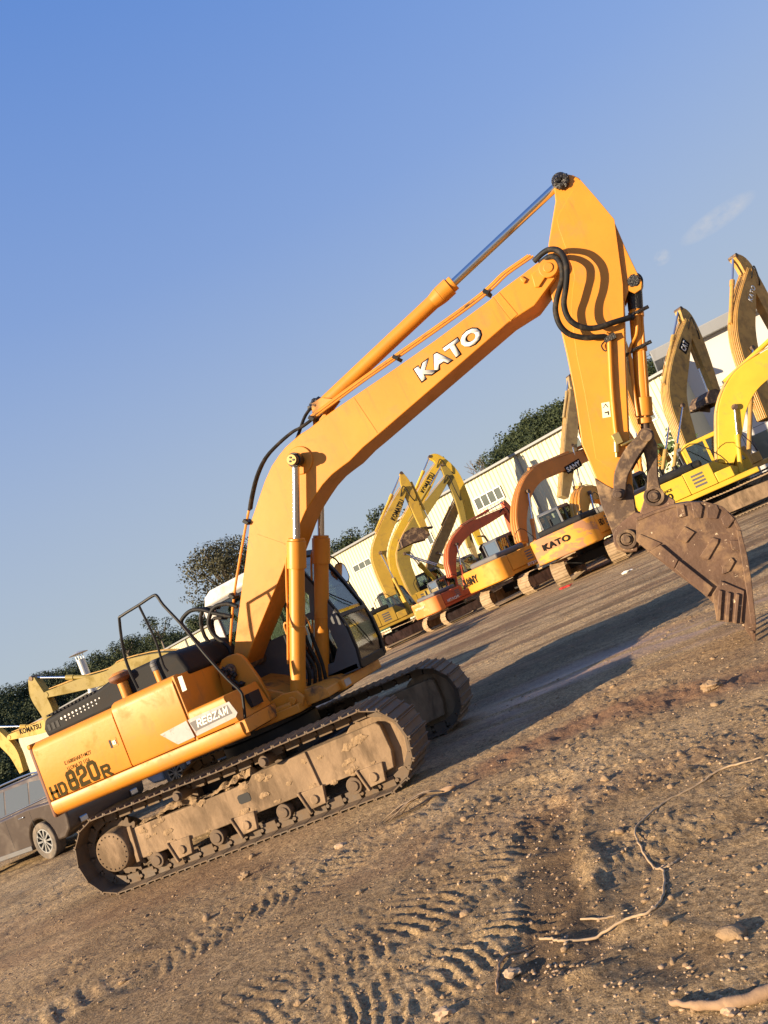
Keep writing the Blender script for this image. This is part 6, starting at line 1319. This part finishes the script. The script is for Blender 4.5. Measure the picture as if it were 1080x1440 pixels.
for k in range(2300):
    a = 58 + rng.random() * 98; d = wall_d(a) + 8 + 3 + 94 * rng.random() ** .8; r = (1.6 + 1.8 * rng.random()) * (d / 150) ** .5
    x, y, _ = polar(a, 0, d); z = hill_z(a, min(d, wall_d(a) + 98)); lob.append((x, y, z + r * .55, r, r, r * (.8 + .4 * rng.random())))
o = leaf_mesh('hillside_wood', lob, .27, 46, rng, LF[0]); tag(o, 'dense dark green woodland covering the hills beyond the yard', 'woodland', kind='stuff')
def tree(label, az, el_top, dist, crown_w, crown_h, seed, mt=0, size=.2, dens=90, n=11, gap=.5, group=None, lean=0):
    rg = np.random.default_rng(seed); x, y, zt = polar(az, el_top, dist); t = thing('tree', label, 'tree', (x, y, 0), 0, group)
    zb = zt - crown_h; lobes = []
    mbt = MB(); mbt.tube([(0, 0, 0), (lean * .3, 0, zb * .5), (lean, 0, zb + crown_h * .35)], .3, 8, 4, lambda q: .34 - .2 * q); tr = mbt.build('trunk', BARK, t)
    lm = MB()
    for k in range(n):
        a = rg.random() * 6.28; r = crown_w / 2 * (.25 + .55 * rg.random()); h = zb + crown_h * (.15 + .75 * rg.random()); k2 = 1 - .5 * abs((h - zb) / crown_h - .5) * 2
        c = (lean + r * k2 * math.cos(a), r * k2 * math.sin(a), h - crown_h * .08); s = crown_w * (.13 + .12 * rg.random())
        lobes.append((*c, s * 1.1, s * 1.1, s * .75)); lm.tube([(lean * .6, 0, zb + crown_h * .05), (c[0] * .6, c[1] * .6, (zb + h) / 2), c], .08, 5, 3, lambda q: .12 - .09 * q)
    lm.build('limbs', BARK, tr); cr = leaf_mesh('crown', lobes, size, dens, rg, LF[mt], t); return t
tree('large loose-crowned tree standing alone against the sky behind the boom foot', 118.9, 9.9, 75, 8.2, 6.0, 3, 1, .12, 130, 24)
tree('small rounded tree on the skyline left of the nearest yellow boom', 107.4, 7.3, 110, 5.2, 4.4, 4, 0, .16, 110, 9, group=None)
tree('bushy tree seen through the middle of the black handrail', 124.3, 6.5, wall_d(124.3) + 7, 6.0, 5.5, 5, 0, .16, 110, 11)
tree('dark tree seen between handrail and the looping hoses', 121.5, 6.1, wall_d(121.5) + 7, 6.5, 4.5, 6, 0, .16, 110, 11)
tree('low spreading tree on the skyline just left of the handrail', 126.6, 5.8, wall_d(126.6) + 7, 7.0, 3.8, 7, 0, .16, 100, 11)
tree('low dark tree on the skyline above the far end of the warehouse roof', 110.5, 6.4, 115, 9.0, 3.8, 8, 0, .16, 100, 13)
tree('dark tree below the small rounded tree along the skyline', 108.9, 6.0, 112, 8.0, 3.8, 18, 0, .16, 100, 12)
tree('bushy dark tree at the left foot of the wooded hill', 98.6, 7.4, 120, 9.0, 6.5, 9, 0, .17, 110, 14)
tree('small dark tree near the dead tree at the end of the hill', 100.8, 6.6, 118, 4.0, 3.8, 10, 0, .16, 110, 8)
# bare dead tree
x, y, zt = polar(99.9, 7.9, 112); dt = thing('dead_tree', 'bare leafless grey tree on the skyline above the warehouse roof', 'tree', (x, y, 0))
rnd = random.Random(5); mb = MB()
def br(p, d, L, r, lv):
    q = p + d * L; mb.tube([p, (p + q) / 2 + Vector((rnd.uniform(-.1, .1), 0, rnd.uniform(-.05, .1))) * L, q], r, 5, 2, lambda t: r * (1 - .4 * t))
    if lv:
        for k in range(3):
            dd = (d + Vector((rnd.uniform(-.9, .9), rnd.uniform(-.6, .6), rnd.uniform(-.1, .6)))).normalized(); br(q if k else (p + q) / 2, dd, L * .62, r * .6, lv - 1)
br(Vector((0, 0, zt - 7)), Vector((-.1, 0, 1)), 2.6, .16, 4); mb.tube([(0, 0, 0), (0, 0, zt - 7)], .25, 7, 0); mb.build('trunk', BARK, dt)
# scrub by the warehouse foot at the right
for i, (px, lab) in enumerate(((6.2, 'leafy shrub beside the wall behind the bucket link'),)):
    rg = np.random.default_rng(30 + i); x, y, _ = polar(87.6, 0, 42); t = thing('shrub', lab, 'shrub', (x, y, 0)); leaf_mesh('foliage', [(0, 0, 2.2, 1.2, 1.2, 2.0), (.8, .2, 1.2, 1, 1, 1.2), (-.9, 0, 1.0, .9, .9, 1)], .16, 220, rg, leafmat('bright shrub leaves', (.05, .09, .03), (.12, .17, .07)), t)
    mb = MB(); mb.tube([(0, 0, 0), (0, .1, 1.5), (.1, 0, 3.2)], .05, 6, 3); mb.build('stem', BARK, t)
# ------------------------------------------------------------------ camera, sun, sky
SUN_EL, SUN_AZ = 15.5, 223.0          # direction the light comes from (degrees, azimuth counter-clockwise from +X)
cam = bpy.data.objects.new('camera', bpy.data.cameras.new('camera')); COL.objects.link(cam); SC.camera = cam
psi, th, rho = R(-17.022), R(6.611), R(23.859)
F_ = Vector((math.sin(psi) * math.cos(th), math.cos(psi) * math.cos(th), math.sin(th)))
R0 = Vector((math.cos(psi), -math.sin(psi), 0)); U0 = R0.cross(F_)
Rv = R0 * math.cos(rho) - U0 * math.sin(rho); Uv = R0 * math.sin(rho) + U0 * math.cos(rho)
cam.matrix_world = Matrix(((Rv.x, Uv.x, -F_.x, 5.333), (Rv.y, Uv.y, -F_.y, -9.267), (Rv.z, Uv.z, -F_.z, 1.676), (0, 0, 0, 1)))
cd = cam.data; cd.sensor_fit = 'VERTICAL'; cd.sensor_height = 36; cd.lens = 36 * 1157.7 / 1440; cd.clip_end = 3000; cd.clip_start = .05
sun = bpy.data.objects.new('sun', bpy.data.lights.new('sun', 'SUN')); COL.objects.link(sun)
sd = Vector((math.cos(R(SUN_AZ)) * math.cos(R(SUN_EL)), math.sin(R(SUN_AZ)) * math.cos(R(SUN_EL)), math.sin(R(SUN_EL))))
sun.rotation_euler = sd.to_track_quat('Z', 'Y').to_euler(); sun.data.energy = 5.0; sun.data.angle = R(.5); sun.data.color = (1.0, .79, .53)
SKY_GAMMA = .3; SKY_GAIN = (0.95, 1.60, 3.08); HORIZON = (2.70, 3.06, 3.25)
w = bpy.data.worlds.new('World'); SC.world = w; w.use_nodes = True; nt = w.node_tree
bg = nt.nodes['Background']; sk_ = nt.nodes.new('ShaderNodeTexSky'); sk_.sky_type = 'NISHITA'; sk_.sun_disc = False
sk_.sun_elevation = R(SUN_EL); sk_.sun_rotation = R(90 - SUN_AZ); sk_.air_density = 1.0; sk_.dust_density = 0.3; sk_.ozone_density = 6.0
bg.inputs[1].default_value = .083
# two thin wisps of cloud, fixed to sky directions
tc = nt.nodes.new('ShaderNodeTexCoord').outputs['Generated']
def wisp(d0, d1, wd, sc, thr):
    d0, d1 = Vector(d0).normalized(), Vector(d1).normalized(); c = ((d0 + d1) / 2).normalized(); t = (d1 - d0).normalized(); n = c.cross(t)
    L = (d1 - d0).length / 2
    def dot(v):
        m = nt.nodes.new('ShaderNodeVectorMath'); m.operation = 'DOT_PRODUCT'; nt.links.new(tc, m.inputs[0]); m.inputs[1].default_value = v; return m.outputs['Value']
    def ma(op, a, b):
        m = nt.nodes.new('ShaderNodeMath'); m.operation = op
        for i, x in enumerate((a, b)):
            if isinstance(x, float): m.inputs[i].default_value = x
            else: nt.links.new(x, m.inputs[i])
        return m.outputs[0]
    a = ma('ADD', ma('POWER', ma('ABSOLUTE', ma('DIVIDE', ma('SUBTRACT', dot(t), float(c.dot(t))), L), 0.0), 2.0), ma('POWER', ma('ABSOLUTE', ma('DIVIDE', dot(n), wd), 0.0), 2.0))
    f = ma('SUBTRACT', 1.0, a); g = ma('GREATER_THAN', dot(c), 0.5)
    nn = nz(nt, tc, sc, 6, .6, None, .3)
    return ma('MULTIPLY', g, ma('MAXIMUM', ma('MULTIPLY', f, ma('MAXIMUM', ma('SUBTRACT', nn, thr), 0.0)), 0.0))
CLOUD = [(0.1378, 0.9612, 0.2389), (0.2254, 0.9425, 0.2468), (0.1072, 0.9663, 0.2342), (0.1275, 0.9626, 0.2392)]
W1 = wisp(CLOUD[0], CLOUD[1], .012, 26, .40); W2 = wisp(CLOUD[2], CLOUD[3], .009, 50, .45)
ad = nt.nodes.new('ShaderNodeMath'); ad.operation = 'ADD'; nt.links.new(W1, ad.inputs[0]); nt.links.new(W2, ad.inputs[1])
mm = nt.nodes.new('ShaderNodeMath'); mm.operation = 'MULTIPLY'; mm.use_clamp = True; nt.links.new(ad.outputs[0], mm.inputs[0]); mm.inputs[1].default_value = 3.2
sx = nt.nodes.new('ShaderNodeSeparateColor'); nt.links.new(sk_.outputs[0], sx.inputs[0]); cx = nt.nodes.new('ShaderNodeCombineColor')
for i, g in enumerate(SKY_GAIN):
    p = nt.nodes.new('ShaderNodeMath'); p.operation = 'POWER'; nt.links.new(sx.outputs[i], p.inputs[0]); p.inputs[1].default_value = SKY_GAMMA
    q = nt.nodes.new('ShaderNodeMath'); q.operation = 'MULTIPLY'; nt.links.new(p.outputs[0], q.inputs[0]); q.inputs[1].default_value = g; nt.links.new(q.outputs[0], cx.inputs[i])
sz = nt.nodes.new('ShaderNodeSeparateXYZ'); nt.links.new(tc, sz.inputs[0])
hz_ = ramp(nt, sz.outputs[2], [(0.0, (1, 1, 1)), (.10, (.90, .90, .90)), (.25, (.66, .66, .66)), (.45, (.30, .30, .30)), (.72, (0, 0, 0))])
hb = mixc(nt, hz_, cx.outputs[0], HORIZON)
cl = mixc(nt, mm.outputs[0], hb, (3.6, 3.6, 3.7))
nt.links.new(cl, bg.inputs[0])
SC.view_settings.view_transform = 'Standard'; SC.view_settings.look = 'None'; SC.view_settings.exposure = 1.1; SC.view_settings.gamma = 1.0
SC.render.engine = 'CYCLES'; SC.cycles.max_bounces = 6; SC.cycles.diffuse_bounces = 3; SC.cycles.transparent_max_bounces = 12
